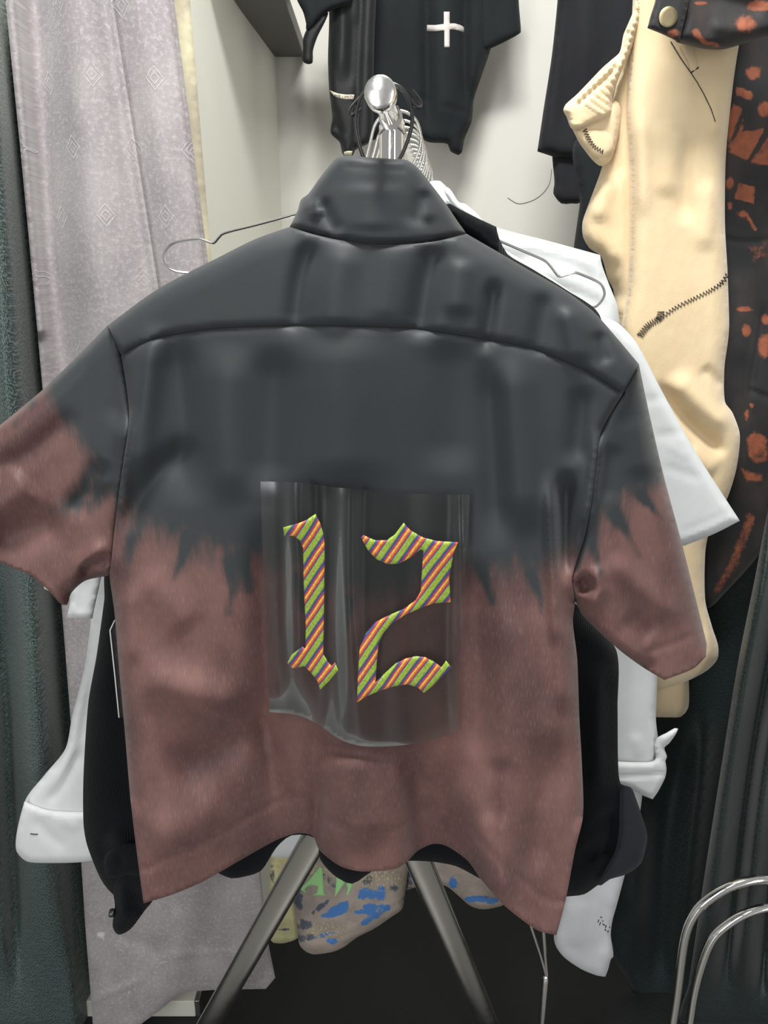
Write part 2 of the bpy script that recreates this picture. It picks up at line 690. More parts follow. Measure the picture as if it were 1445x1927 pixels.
def flat_patch(name, pts, surf, lift, mat, parent, sp=4, thick=.0008, raw=False):
    """a thin raised patch lying on a cloth surface"""
    d = lambda q: surf.many(q) - lift
    p = [tuple(p[:2]) + (1,) for p in pts] if raw else pts
    return cloth(name, p, d, mat, parent, sp=sp, thick=thick, R=2.5, edge=.0002)


def ellipse(cx, cy, rx, ry, n=18, rot=0.0):
    return [(cx + rx * math.cos(2 * math.pi * k / n) * math.cos(rot) - ry * math.sin(2 * math.pi * k / n) * math.sin(rot),
             cy + rx * math.cos(2 * math.pi * k / n) * math.sin(rot) + ry * math.sin(2 * math.pi * k / n) * math.cos(rot)) for k in range(n)]


def blob_attr(blobs):
    def f(q):
        z = np.zeros(len(q))
        for b in blobs:
            if len(b) == 4:
                cx, cy, rx, ry = b
                e = np.sqrt(((q[:, 0] - cx) / rx) ** 2 + ((q[:, 1] - cy) / ry) ** 2)
                z = np.maximum(z, np.clip(1.5 - e, 0, 1))
            else:
                poly = np.array(b[0], float)
                soft = b[1]
                k = b[2] if len(b) > 2 else 1
                if len(poly) == 2:
                    z = np.maximum(z, k * np.clip(1.5 - pdist(q, poly) / soft, 0, 1))
                else:
                    d = pdist(q, poly, True)
                    s = np.where(inside(q, poly), d, -d)
                    z = np.maximum(z, k * np.clip(.5 + s / soft, 0, 1))
        return z
    return f


# ------------------------------------------------------------------ the setting
struct(box('floor', (-1.8, 1.8, -3.0, 2.0, -.06, -.004), 'tile'))
tag(box('floor_mat', (-1.3, 1.3, .88, 1.895, -.004, 0), 'floor'), 'black rubber mat with a raised tread pattern under the clothing rack', 'mat')
struct(box('wall_back', (-.30, 1.8, 1.90, 2.0, 0, 2.75), 'wall'))
pv = [(-1.8, 1.26), (-.285, 1.26), (-.24, 1.90), (-1.8, 1.90)]
V = [(x, y, 0) for x, y in pv] + [(x, y, 2.75) for x, y in pv]
struct(link_mesh('wall_left', V, [(3, 2, 1, 0), (4, 5, 6, 7), (0, 1, 5, 4), (1, 2, 6, 5), (2, 3, 7, 6), (3, 0, 4, 7)], 'wall_side', smooth=False))
struct(box('wall_right', (1.35, 1.45, .9, 2.0, 0, 2.75), 'wall'))

sh = tag(box('wall_shelf', (-.262, -.175, 1.34, 1.898, H + .47, H + .50), 'shelf', bevel=.002),
         'narrow grey shelf board high in the corner of the pale alcove', 'shelf')
# hairline crack in the plaster of the back wall
crack = [tuple(W(x, y, 1.8985)) for x, y in [(1038, 318), (1034, 345), (1020, 365), (1000, 378), (975, 383), (955, 372)]]
struct(tube('trim_1', smooth3(crack), .0005, 'ink', n=5))

# ------------------------------------------------------------------ garment rack
ZB = H + .139
bar = lambda Y: Vector((-.003 + .095 * (Y - .66), Y, ZB))
rack = thing('clothing_rack', 'chrome clothing rack with splayed tube legs that carries the row of shirts', 'clothing rack', (0, 1.0, 0))
bdir = (bar(1) - bar(.66)).normalized()
tube('rail', [bar(.668), bar(1.75)], .0085, 'chrome', rack, 20)
v, f = tube_mesh([bar(.656), bar(.657), bar(.660), bar(.672), bar(.674), bar(.6745)], [.0100, .0118, .0126, .0126, .0118, .009], 32)
link_mesh('end_cap', v, f, 'chrome_worn', rack)
pb = bar(.768)
tube('post', [pb + Vector((0, 0, -.004)), Vector((pb.x, pb.y, .87))], .0118, 'chrome', rack, 24)
ring = [pb + Vector((math.cos(a) * .0118, math.sin(a) * .0118, -.009 - .003 * math.cos(2 * a))) for a in np.linspace(0, 2 * math.pi, 25)[:-1]]
tube('weld', ring, .0014, 'steel', rack, 6, True)
tube('collar', [bar(.752), bar(.784)], .0108, 'chrome', rack, 20)
for s, (x0, x1) in enumerate(((694, 388), (694, 922))):
    A, B = W(x0, 1400, .785), W(x1, 1935, .97)
    E = A + (B - A) * (A.z / (A.z - B.z))
    d = (E - A).normalized()
    # oval tube: wide across, thin along
    v, f = tube_mesh([A, E], .0185, 24)
    c0 = np.array(A)
    ax = np.array(d)
    side = np.array((0, 1, 0)) - ax * ax[1]
    side /= np.linalg.norm(side)
    v = np.array(v)
    rel = v - c0
    v = v - np.outer(rel @ side, side) * .42
    lg = link_mesh('leg', v, f, 'steel', rack)
    tube('rubber_foot', [E + Vector((0, 0, .03)) - d * .01, E], .021, 'plastic_black', lg, 16)
pbk = bar(1.72)
tube('post', [pbk, Vector((pbk.x, pbk.y, .75))], .0118, 'chrome', rack, 16)
for sx in (-1, 1):
    tube('leg', [Vector((pbk.x, pbk.y, .75)), Vector((pbk.x + sx * .12, pbk.y + .05, 0))], .014, 'steel', rack, 14)

# ------------------------------------------------------------------ hangers
def hook_shape(kind):
    if kind == 'black':
        return [(.0, -.075), (-.010, -.054), (-.020, -.034), (-.0245, -.014), (-.0215, .004), (-.011, .0145), (.002, .0165), (.013, .0125), (.0205, .001), (.0225, -.014), (.017, -.033), (.008, -.050), (.003, -.062), (.001, -.075)]
    return [(.0, -.085), (.001, -.066), (.010, -.048), (.021, -.028), (.0255, -.010), (.021, .005), (.012, .0125), (.0, .0145), (-.011, .011), (-.019, .001), (-.023, -.016), (-.027, -.036)]


def make_hanger(name, label, Y, kind, width, tilt, body=None, group=None):
    c = bar(Y)
    t = thing(name, label, 'clothes hanger', (c.x, c.y, c.z), group)
    ct, sn = math.cos(tilt), math.sin(tilt)
    place = lambda x, z: (c.x + x * ct - z * sn, c.y - .095 * x, c.z + x * sn + z * ct)
    mat = 'black_wire' if kind == 'black' else 'wire'
    hk = smooth3([place(x, z) for x, z in hook_shape(kind)], 6)
    h = tube('hook', hk, .0017 if kind == 'black' else .0014, mat, t, 10)
    if kind != 'black':
        e, g = Vector(hk[-1]), Vector(hk[-2])
        d = (e - g).normalized()
        v, f = tube_mesh([e - d * .002, e, e + d * .003, e + d * .0055, e + d * .0065], [.0014, .0022, .0028, .0022, .0006], 12)
        link_mesh('tip', v, f, 'wire', h)
    else:
        for sx in (1, -1):
            q = [(sx * x, z) for x, z in ((.0215, .0115), (.0255, .0075), (.0285, .004), (.0295, .0005), (.0275, -.0015), (.0235, .001), (.0205, .0045))]
            tube('clip', smooth3([place(x, z + (.0 if sx > 0 else -.006)) for x, z in q], 4), .0013, 'black_wire', h, 8)
    w = width / 2
    zb = -.085
    if body is None:
        pr = [(0, zb), (.03, zb - .010), (.12, zb - .047), (.145, zb - .058), (.155, zb - .066), (.168, zb - .063), (.19, zb - .070), (w - .008, zb - .078), (w, zb - .092), (w - .006, zb - .108), (w - .025, zb - .112)]
        s = w / .21
        right = [place(x, z) for x, z in pr]
        left = [place(-x, z) for x, z in pr]
        loop = left[::-1][:-1] + right
    else:
        loop = body
    if kind == 'black':
        loop = [place(x * .6, z) for x, z in ((-.22, zb - .09), (-.12, zb - .045), (-.02, zb - .006), (0, zb + .002), (.02, zb - .006), (.12, zb - .045), (.22, zb - .09))]
        tube('shoulder_bar', smooth3(loop, 5), .004, mat, t, 8)
    else:
        tube('shoulder_bar', smooth3(loop, 5, True), .0014, 'wire', t, 8, True)
    return t


make_hanger('wire_hanger', 'black coated hanger with teardrop hook around the rail just behind its end cap', .705, 'black', .40, -.03, group='hangers on the rack')
HY = .835
bodypix = [(600, 392), (555, 404), (480, 424), (425, 438), (412, 447), (403, 457), (392, 455), (376, 450), (345, 453), (322, 460), (310, 475), (309, 490), (318, 504), (335, 511), (360, 514), (420, 520), (560, 532), (720, 545), (900, 560), (1060, 578), (1110, 579), (1126, 573), (1137, 556), (1134, 540), (1122, 529), (1100, 519), (1082, 513), (1066, 517), (1052, 520), (1045, 513), (1035, 500), (1022, 489), (985, 473), (948, 457), (860, 420), (760, 385)]
make_hanger('wire_hanger', 'chrome wire hanger whose notched, rounded ends stick out past both shoulders of the dyed shirt', .80, 'chrome', .45, -.06,
            body=[tuple(W(x, y, HY)) for x, y in bodypix], group='hangers on the rack')
ords = ['second', 'third', 'fourth', 'fifth', 'sixth', 'seventh', 'eighth', 'ninth', 'tenth', 'eleventh', 'twelfth', 'thirteenth']
for k, od in enumerate(ords):
    Y = .845 + k * .036
    lab = f'chrome wire hanger, {od} chrome hook along the rail counting from the end cap'
    if k == len(ords) - 1:
        lab = 'chrome wire hanger whose hook is the last of the row, above the white shoulder'
    make_hanger('wire_hanger', lab, Y, 'chrome', .36, random.uniform(-.16, .12), group='hangers on the rack')

# ------------------------------------------------------------------ dip-dyed shirt
YS = .700
shirt = thing('short_sleeved_shirt', 'boxy short-sleeved shirt, black dip-dyed to maroon, with striped 12 on its back', 'shirt', tuple(W(700, 1500, YS)))

hem = [(270, 1700), (320, 1685), (380, 1660), (450, 1620), (520, 1581), (560, 1568), (588, 1573), (601, 1600), (640, 1630), (680, 1640), (745, 1635), (767, 1621), (785, 1602), (815, 1588), (840, 1592), (880, 1620), (905, 1655), (950, 1705), (1010, 1750), (1047, 1760)]
hx = np.array([p[0] for p in hem], float)
hy = np.array([p[1] for p in hem], float)
zz = np.linspace(200, 1150, 400)
hemy = np.interp(zz, hx, hy)
ker = np.exp(-np.linspace(-2, 2, 25) ** 2)
ker /= ker.sum()
hemy_s = np.convolve(np.pad(hemy, 12, mode='edge'), ker, 'valid')


def hem_off(x):
    y = np.interp(x, zz, hemy_s)
    b = (CY - y) / F
    ratio = (-SP + b * CP) / (CP + b * SP)
    zc = -.628
    return np.clip(zc / ratio - YS, -.055, .035) * .8


def hem_y(x):
    return np.interp(x, zz, hemy_s)


shoulder_l = [(545, 427), (480, 450), (400, 490), (330, 525), (280, 555), (203, 612)]
shoulder_r = [(878, 440), (930, 470), (990, 505), (1060, 545), (1115, 585), (1160, 635), (1202, 685)]
yoke_seam = [(228, 668), (262, 648), (300, 634), (400, 618), (500, 613), (640, 612), (780, 618), (900, 635), (1000, 655), (1100, 695), (1172, 740)]
collar_seam = [(545, 427), (590, 441), (640, 452), (700, 459), (760, 460), (820, 454), (878, 440)]
arm_l = [(228, 668), (238, 730), (243, 790), (232, 870), (222, 940), (215, 1000), (209, 1060), (206, 1083)]
arm_r = [(1172, 740), (1145, 785), (1128, 822), (1121, 880), (1112, 950), (1100, 1010), (1084, 1060), (1076, 1092), (1082, 1130)]
side_l = [(206, 1083), (215, 1150), (225, 1270), (235, 1380), (245, 1500), (258, 1610), (270, 1700)]
side_r = [(1047, 1760), (1065, 1690), (1082, 1600), (1097, 1535), (1095, 1440), (1090, 1350), (1086, 1240), (1078, 1170), (1082, 1130)]
sleeve_l = [(203, 612), (140, 676), (75, 738), (0, 800), (-60, 846), (-75, 930), (-70, 1020), (0, 1058), (60, 1084), (92, 1112), (116, 1138), (126, 1139), (134, 1116), (160, 1093), (206, 1083)]
sleeve_r = [(1202, 685), (1222, 780), (1250, 900), (1285, 1030), (1310, 1130), (1330, 1212, 1), (1328, 1236, 1), (1305, 1258), (1250, 1280, 1), (1210, 1256), (1170, 1227), (1125, 1187), (1096, 1158), (1082, 1130)]
cl = lambda p: curve_pts(p, 10, False)
SIL = [cl(shoulder_l), cl(shoulder_r), cl(side_l[:5]), cl(side_r[3:]), cl(sleeve_l[:6]), cl(sleeve_l[11:]), cl(sleeve_r[:6]), cl(sleeve_r[9:])]

shirt_folds = [
    # yoke
    ([(590, 440), (565, 530), (552, 640)], -.010, 20), ([(650, 450), (632, 540), (630, 640)], .007, 34),
    ([(822, 440), (800, 540), (782, 650)], -.013, 24), ([(740, 450), (722, 620)], .004, 30),
    ([(932, 520), (922, 590), (908, 670)], -.009, 14), ([(1030, 540), (1005, 680)], -.006, 20), ([(870, 480), (860, 600)], .006, 24),
    ([(1065, 570), (1090, 690)], .007, 20), ([(1125, 620), (1140, 690)], -.006, 14),
    # body
    ([(290, 600), (268, 790), (258, 930)], .013, 26), ([(325, 610), (345, 790), (352, 960)], -.010, 34),
    ([(246, 760), (232, 880), (219, 1000)], .010, 14), ([(380, 830), (300, 885), (228, 1000)], -.010, 24),
    ([(640, 600), (645, 760), (652, 940)], .009, 70), ([(520, 640), (510, 780), (500, 940)], -.009, 40), ([(430, 640), (425, 800), (440, 960)], .007, 40),
    ([(845, 620), (850, 780), (845, 900)], -.008, 44), ([(965, 640), (978, 820), (990, 1020)], .011, 36),
    ([(915, 660), (925, 860), (935, 1040)], -.009, 24), ([(1032, 880), (1040, 1060), (1045, 1220)], .014, 12),
    ([(1066, 880), (1064, 980), (1064, 1100)], -.020, 15), ([(1095, 720), (1080, 880)], -.008, 20), ([(1130, 800), (1118, 900), (1100, 1010)], .010, 12),
    ([(484, 960), (497, 1200), (502, 1380), (520, 1560)], -.017, 26), ([(570, 1380), (560, 1600)], .004, 20),
    ([(250, 1270), (350, 1300), (470, 1330)], .014, 36), ([(360, 1190), (300, 1120), (260, 1080)], .006, 40),
    ([(300, 1470), (420, 1400), (540, 1330)], -.018, 46), ([(450, 1500), (340, 1560), (270, 1580)], .009, 40),
    ([(890, 1040), (902, 1250), (905, 1480)], -.014, 28), ([(960, 1120), (1000, 1300), (1030, 1460)], .009, 40), ([(1050, 1360), (1020, 1500), (1000, 1660)], -.010, 30),
    ([(1050, 1150), (1062, 1350)], .009, 18), ([(640, 1400), (690, 1600)], .010, 56), ([(606, 1440), (598, 1520), (594, 1600)], -.014, 12, 1),
    ([(570, 1385), (640, 1412), (740, 1420), (800, 1400)], -.006, 14), ([(770, 1400), (785, 1500), (795, 1640)], -.014, 26),
    ([(860, 1440), (900, 1560), (960, 1720)], .010, 26), ([(940, 1420), (930, 1560)], -.006, 24), ([(240, 1100), (246, 1260)], .005, 18),
]
hem_line = [(x, hem_y(x) - (72 if 300 < x < 1000 else 62) + (0)) for x in np.linspace(262, 1060, 40)]


def shirt_depth(q):
    x, y = q[:, 0], q[:, 1]
    X = (x - 722) / F * .7
    D = YS - .10 * X * .6
    D -= .018 * np.exp(-((x - 700) / 330) ** 2) * np.exp(-((y - 560) / 330) ** 2)
    hyv = hem_y(x)
    s = np.clip((y - 880) / np.maximum(hyv - 880, 50), 0, 1.05)
    D += hem_off(x) * s ** 1.7
    D -= .88 * fold_sum(q, shirt_folds)
    return D


def seam(path, amp=-.003, w=5.5):
    return (path, amp, w)


SEAMS = [seam(yoke_seam), seam(arm_l, -.0035, 5), seam(arm_r, -.0035, 5), seam(collar_seam, -.002)]

# dye: how far below the dark line (soft units), drips are dark
body_line = np.array([(150, 930), (225, 965), (262, 985), (300, 1010), (330, 1018), (365, 1040), (420, 1046), (470, 1052), (540, 1075), (600, 1095), (640, 1118), (700, 1128), (760, 1122), (820, 1100), (870, 1070), (920, 1075), (980, 1078), (1020, 1085), (1042, 1052), (1075, 1045), (1120, 1050)], float)
drips = [([(430, 1060), (440, 1110), (428, 1155)], 15), ([(262, 990), (240, 1040), (234, 1085)], 15), ([(455, 1050), (470, 1110)], 12), ([(1000, 1080), (1016, 1125), (1020, 1160)], 8),
         ([(560, 1090), (570, 1150)], 9), ([(655, 1130), (650, 1185)], 10), ([(900, 1050), (912, 1090), (926, 1135)], 9), ([(352, 1010), (340, 1060), (325, 1095)], 10)]
body_lights = [((262, 992, 18, 14), .5), ((330, 1030, 10, 26), .4), ((480, 1070, 14, 24), .3), ((420, 1058, 8, 30), .3)]


def dye_body(q):
    x, y = q[:, 0], q[:, 1]
    v = (y - np.interp(x, body_line[:, 0], body_line[:, 1])) / 55
    v = np.clip(v, -1.3, 1.6)
    for p, w in drips:
        v -= 1.5 * np.exp(-(pdist(q, np.array(p, float)) / w) ** 2) * (v > -.6)
    for (cx, cy, rx, ry), a in body_lights:
        v += a * np.exp(-((x - cx) / rx) ** 2 - ((y - cy) / ry) ** 2)
    return v


def dye_left(q):
    line = np.array([(80, 735), (95, 765), (120, 795), (150, 830), (168, 862), (150, 890), (130, 925), (100, 962), (150, 968), (185, 950), (205, 940), (225, 965)], float)
    poly = np.vstack([line, [(240, 1100), (240, 1250), (-150, 1250), (-150, 700), (60, 720)]])
    d = pdist(q, np.vstack([line]))
    s = np.where(inside(q, poly), d, -d) / 26
    v = np.clip(s, -1.4, 1.6)
    v -= 1.5 * np.exp(-(pdist(q, np.array([(60, 760), (30, 800)], float)) / 13) ** 2)
    v -= 1.0 * np.exp(-(pdist(q, np.array([(70, 850), (40, 872)], float)) / 10) ** 2)
    v += .9 * np.exp(-(pdist(q, np.array([(182, 895), (165, 935)], float)) / 9) ** 2)
    return v


def dye_right(q):
    line = np.array([(1262, 870), (1250, 905), (1228, 912), (1205, 930), (1180, 938), (1165, 965), (1140, 980), (1128, 1000), (1105, 990), (1095, 1020), (1080, 1030), (1060, 1040)], float)
    poly = np.vstack([line, [(1040, 1300), (1400, 1300), (1400, 870)]])
    d = pdist(q, line)
    v = np.clip(np.where(inside(q, poly), d, -d) / 28, -1.4, 1.7)
    for p, w in (([(1110, 990), (1122, 1050), (1130, 1078)], 11), ([(1158, 970), (1185, 1010), (1202, 1046)], 12), ([(1205, 930), (1235, 965), (1250, 980)], 9), ([(1092, 1000), (1085, 1070)], 12)):
        v -= 1.7 * np.exp(-(pdist(q, np.array(p, float)) / w) ** 2)
    return v


dark_only = lambda q: np.full(len(q), -2.0)

body_pts = [p + (1,) if i in (0, len(yoke_seam) - 1) else p for i, p in enumerate(yoke_seam)]
body_pts += arm_r[1:-1] + [(1082, 1130)] + side_r[::-1][1:-1] + [(1047, 1760, 1)] + hem[::-1][1:-1] + [(270, 1700, 1)] + side_l[::-1][1:-1] + arm_l[::-1][0:-1]
back, back_s = cloth('back_panel', body_pts, shirt_depth, 'dye', shirt, sp=8, thick=.035, R=40, sil=SIL,
                     folds=SEAMS + [(hem_line, -.0016, 5)], attrs={'dye': dye_body})
yoke_pts = [(545, 427, 1)] + shoulder_l[1:-1] + [(203, 612, 1), (228, 668, 1)] + yoke_seam[1:-1] + [(1172, 740, 1), (1202, 685, 1)] + shoulder_r[::-1][1:-1] + [(878, 440, 1)] + collar_seam[::-1][1:-1]
cloth('yoke', yoke_pts, lambda q: shirt_depth(q) - .0016, 'dye', shirt, sp=8, thick=.035, R=40, sil=SIL, folds=SEAMS, attrs={'dye': dark_only})

collar_pts = [(632, 298), (650, 293), (690, 296), (740, 299), (765, 301), (785, 315), (810, 345), (840, 385), (860, 415), (878, 440, 1)] + collar_seam[::-1][1:-1] + [(545, 427, 1), (560, 396), (566, 376), (580, 365), (600, 337)]
cfolds = [([(600, 370), (625, 420), (640, 445)], -.006, 14), ([(588, 375), (600, 410)], .006, 14), ([(800, 350), (775, 430)], -.006, 20), ([(790, 345), (810, 420)], .004, 16), ([(655, 312), (700, 316), (760, 318)], -.0012, 5), ([(700, 340), (700, 440)], .004, 50)]
cloth('collar', collar_pts, lambda q: YS - .022 + .055 * np.clip(np.abs(q[:, 0] - 710) / 170, 0, 1.2) ** 2 + .012 * np.clip((440 - q[:, 1]) / 140, 0, 1),
      'dye', shirt, sp=7, thick=.016, R=14, folds=cfolds + [seam(collar_seam, -.002, 5)], attrs={'dye': dark_only})

sl_pts = [(203, 612, 1)] + sleeve_l[1:-1] + [(206, 1083, 1)] + arm_l[::-1][1:-1] + [(228, 668, 1)]
sl_folds = [([(240, 780), (200, 850), (190, 940)], .007, 28), ([(195, 860), (160, 930), (120, 965)], -.007, 20), ([(60, 900), (0, 950), (-40, 970)], .010, 40),
            ([(120, 975), (40, 1000), (-20, 1020)], -.011, 34), ([(205, 1020), (175, 1040), (150, 1060), (128, 1120)], .009, 14), ([(190, 1050), (205, 1062)], -.008, 9),
            ([(150, 1085), (170, 1065), (200, 1055)], -.007, 9), ([(150, 770), (60, 850), (-40, 900)], -.005, 20)]
cloth('sleeve', sl_pts, lambda q: shirt_depth(q) + .006 - .02 * np.clip((160 - q[:, 0]) / 200, 0, 1), 'dye', shirt, sp=7, thick=.04, R=34, sil=SIL,
      folds=SEAMS + sl_folds, attrs={'dye': dye_left})

sr_pts = [(1202, 685, 1)] + sleeve_r[1:-1] + [(1082, 1130, 1)] + arm_r[::-1][1:-1] + [(1172, 740, 1)]
sr_folds = [([(1085, 1085), (1100, 1100), (1102, 1118)], -.022, 12), ([(1118, 1060), (1128, 1110), (1105, 1150)], .009, 14), ([(1140, 1040), (1210, 1110), (1290, 1170)], .006, 22),
            ([(1215, 1230), (1300, 1198)], -.0016, 6), ([(1230, 1275), (1220, 1240)], -.002, 5), ([(1150, 830), (1140, 950)], -.004, 20), ([(1190, 780), (1215, 900)], .004, 26),
            ([(1170, 1160), (1230, 1200)], -.006, 22), ([(1105, 1160), (1170, 1215), (1230, 1255)], .004, 10), ([(1132, 810), (1122, 870), (1112, 950)], .003, 12)]
cloth('sleeve', sr_pts, lambda q: shirt_depth(q) + .004 + .035 * np.clip((q[:, 0] - 1150) / 180, 0, 1), 'dye', shirt, sp=7, thick=.045, R=36, sil=SIL,
      folds=SEAMS + sr_folds, attrs={'dye': dye_right})

# vinyl panel with the two numerals
pan = [(490, 906, 1), (560, 908), (640, 918), (760, 928), (884, 931, 1), (880, 1010), (872, 1120), (866, 1240), (862, 1375, 1), (800, 1396), (740, 1404), (680, 1404), (640, 1392), (600, 1364), (560, 1346), (507, 1340, 1), (500, 1200), (494, 1040)]
pan_folds = [([(557, 860), (560, 1100), (562, 1420)], .0072, 24, -1), ([(660, 860), (657, 1100), (672, 1450)], .0070, 20, -1), ([(866, 860), (868, 1080), (862, 1420)], .006, 15, -1),
             ([(605, 880), (610, 1420)], -.003, 22, 0), ([(760, 900), (760, 1450)], -.003, 40, 0)]
pf = lambda q: np.mean([shirt_depth(q + np.array([dx_, 0.0])) for dx_ in (-70, -45, -22, 0, 22, 45, 70)], 0) - .0125
vin, vin_s = cloth('vinyl_panel', pan, pf, 'vinyl', shirt, sp=7, thick=.0, R=3, folds=pan_folds, edge=.0003, rnd=0)
vin.data.set_sharp_from_angle(angle=math.radians(50))
vin['label'] = 'square of glossy clear vinyl sewn on the back'
Z8 = lambda l: [(450 + x / 2.89, 880 + y / 2.89) for x, y in l]
one = Z8([(240, 325), (285, 312), (330, 300), (365, 285), (395, 265), (415, 252), (440, 300), (458, 360), (465, 420), (463, 600), (461, 800), (458, 960), (458, 1015), (480, 1050), (500, 1078), (522, 1060), (540, 1100), (490, 1160), (440, 1208), (425, 1160), (390, 1115), (352, 1080), (325, 1085), (290, 1092), (262, 1062), (285, 1018), (345, 972), (360, 985), (362, 860), (356, 740), (350, 600), (348, 440), (330, 395), (295, 370), (245, 372)])
two = Z8([(662, 378), (675, 366), (700, 378), (740, 395), (800, 395), (845, 365), (875, 325), (895, 300), (930, 340), (1000, 380), (1080, 400), (1190, 405), (1165, 470), (1142, 600), (1150, 732), (1060, 737), (990, 762), (900, 802), (835, 845), (785, 900), (758, 960), (748, 1060), (741, 1168), (790, 1120), (850, 1065), (900, 1040), (960, 1025), (1010, 1030), (1060, 1055), (1100, 1085), (1125, 1050), (1155, 1085), (1060, 1180), (1005, 1225), (970, 1195), (915, 1178), (840, 1190), (760, 1215), (690, 1245), (640, 1278), (645, 1150), (655, 980), (690, 900), (740, 840), (810, 805), (900, 765), (960, 720), (988, 670), (994, 560), (1002, 450), (985, 445), (930, 490), (870, 522), (810, 525), (750, 500), (700, 450)])
for nm, pl, lb in (('numeral', one, 'blackletter figure 1 of multicoloured striped ribbon cloth'), ('numeral', two, 'blackletter figure 2 of multicoloured striped ribbon cloth')):
    q, _ = flat_patch(nm, pl, vin_s, .0012, 'stripes', vin, sp=5, thick=.0014, raw=True)
    q['label'] = lb

# swing tag
tg = thing('swing_tag', 'black card swing tag with white edge hanging at the left side of the dyed shirt', 'price tag', tuple(W(216, 1350, .745)))
cloth('card', [(216, 1168, 1), (207, 1186, 1), (224, 1350, 1), (262, 1352, 1), (248, 1170, 1)], .742, 'plastic_black', tg, sp=12, thick=.0008, R=3, edge=.0008)
tube('card_edge', [W(216, 1167, .7405), W(207, 1186, .7405), W(216, 1270, .7405), W(224, 1350, .7405)], .0007, 'card_edge', tg, 6)

# ------------------------------------------------------------------ corduroy shirt
YC = .80
cord = thing('corduroy_shirt', 'long-sleeved black corduroy shirt hanging right behind the dyed shirt', 'shirt', tuple(W(700, 1640, YC)))
cb = [(560, 440), (690, 400), (836, 382), (862, 394), (900, 412), (934, 427, 1), (939, 448), (955, 478), (1000, 505), (1065, 545), (1128, 592), (1140, 700), (1110, 1000), (1060, 1250), (1048, 1500), (1040, 1690, 1), (960, 1680), (906, 1655), (858, 1630), (816, 1622), (770, 1620), (735, 1626), (698, 1641), (662, 1663), (627, 1646), (602, 1616), (594, 1578), (549, 1572), (520, 1595), (491, 1639), (463, 1649), (435, 1653), (400, 1640), (330, 1640, 1), (300, 1100), (270, 700), (400, 520)]
cloth('body', cb, YC, 'corduroy', cord, sp=14, thick=.02, R=25, noise=.004, folds=[([(840, 390), (880, 420), (930, 470)], .006, 14)])
# collar edge seen at the right of the neck
cloth('collar', [(842, 384), (864, 393), (900, 411), (934, 427, 1), (938, 450), (934, 475), (900, 450), (865, 425)], YC - .008, 'corduroy', cord, sp=7, thick=.008, R=8)
al = [(205, 1060), (196, 1130), (182, 1232), (166, 1323), (157, 1460), (157, 1550), (164, 1591), (190, 1655), (214, 1684), (240, 1690), (300, 1680, 1), (310, 1300), (300, 1060)]
cloth('sleeve', al, YC + .005, 'corduroy', cord, sp=9, thick=.045, R=40, folds=[([(205, 1560), (230, 1600), (225, 1650)], .012, 22), ([(195, 1570), (190, 1640)], -.006, 10)])
cf, cfs = cloth('cuff', [(213, 1668), (216, 1705), (212, 1744), (223, 1759), (246, 1748), (272, 1714), (290, 1690), (296, 1640), (260, 1620), (230, 1632)], YC - .006, 'corduroy', cord, sp=7, thick=.03, R=18,
                folds=[([(232, 1660), (234, 1740)], .006, 8), ([(260, 1670), (255, 1720)], -.008, 16)])
bt = W(211, 1718, YC - .004)
v, f = tube_mesh([bt + Vector((-.0035, 0, 0)), bt + Vector((-.003, 0, 0)), bt + Vector((0, 0, 0)), bt + Vector((.003, 0, 0))], [.002, .005, .0055, .005], 16)
link_mesh('button', v, f, 'button', cf)
cloth('cuff', [(194, 1625), (206, 1600), (235, 1586), (300, 1590, 1), (300, 1655, 1), (262, 1650), (235, 1648), (205, 1652)], YC - .010, 'corduroy', cord, sp=6, thick=.012, R=14,
      folds=[(ellipse(226, 1620, 3, 6, 8), -.004, 4)])
ar = [(1075, 1130), (1110, 1165), (1160, 1225), (1162, 1330), (1163, 1432), (1168, 1475), (1187, 1482), (1196, 1501), (1205, 1530), (1217, 1570), (1214, 1596), (1204, 1625), (1179, 1644), (1147, 1654), (1126, 1665), (1099, 1683), (1068, 1687), (1030, 1690, 1), (1040, 1300), (1050, 1130)]
cloth('sleeve', ar, YC + .006, 'corduroy', cord, sp=9, thick=.045, R=36, folds=[([(1128, 1240), (1124, 1400), (1128, 1510)], .012, 16), ([(1145, 1260), (1148, 1450)], -.010, 14), ([(1130, 1520), (1155, 1560), (1140, 1620)], -.016, 20), ([(1100, 1590), (1125, 1620)], -.012, 16)])
cloth('cuff', [(1170, 1480), (1187, 1482), (1196, 1501), (1206, 1530), (1218, 1570), (1215, 1597), (1205, 1626), (1179, 1645), (1147, 1655), (1126, 1666), (1138, 1638), (1158, 1600), (1165, 1560), (1166, 1515)], YC - .006, 'black_plain', cord, sp=7, thick=.02, R=16)

# ------------------------------------------------------------------ white shirts
YW = .93
ws = thing('short_sleeved_shirt', 'white short-sleeved shirt whose stiff right sleeve juts out beside the cream sweatpants', 'shirt', tuple(W(760, 1300, YW)))
cloth('body', [(560, 470), (700, 430), (850, 425), (1000, 500), (1120, 585), (1165, 640), (1180, 800), (1060, 1100), (1040, 1450), (500, 1450), (330, 1100), (330, 700), (430, 520)], YW, 'white', ws, sp=16, thick=.02, R=25)
cloth('sleeve', [(1095, 560), (1127, 590), (1165, 610), (1198, 646), (1245, 735), (1310, 852), (1392, 980, 1), (1345, 1004), (1288, 1027, 1), (1240, 1025), (1150, 960), (1130, 800)], YW - .004, 'white', ws, sp=9, thick=.02, R=16,
      folds=[([(1205, 757), (1262, 745)], -.0012, 7), ([(1228, 822), (1295, 812)], -.0012, 7), ([(1262, 840), (1288, 858)], .0012, 5), ([(1245, 875), (1325, 905)], -.0014, 8), ([(1288, 1000), (1372, 966)], -.0012, 4)])
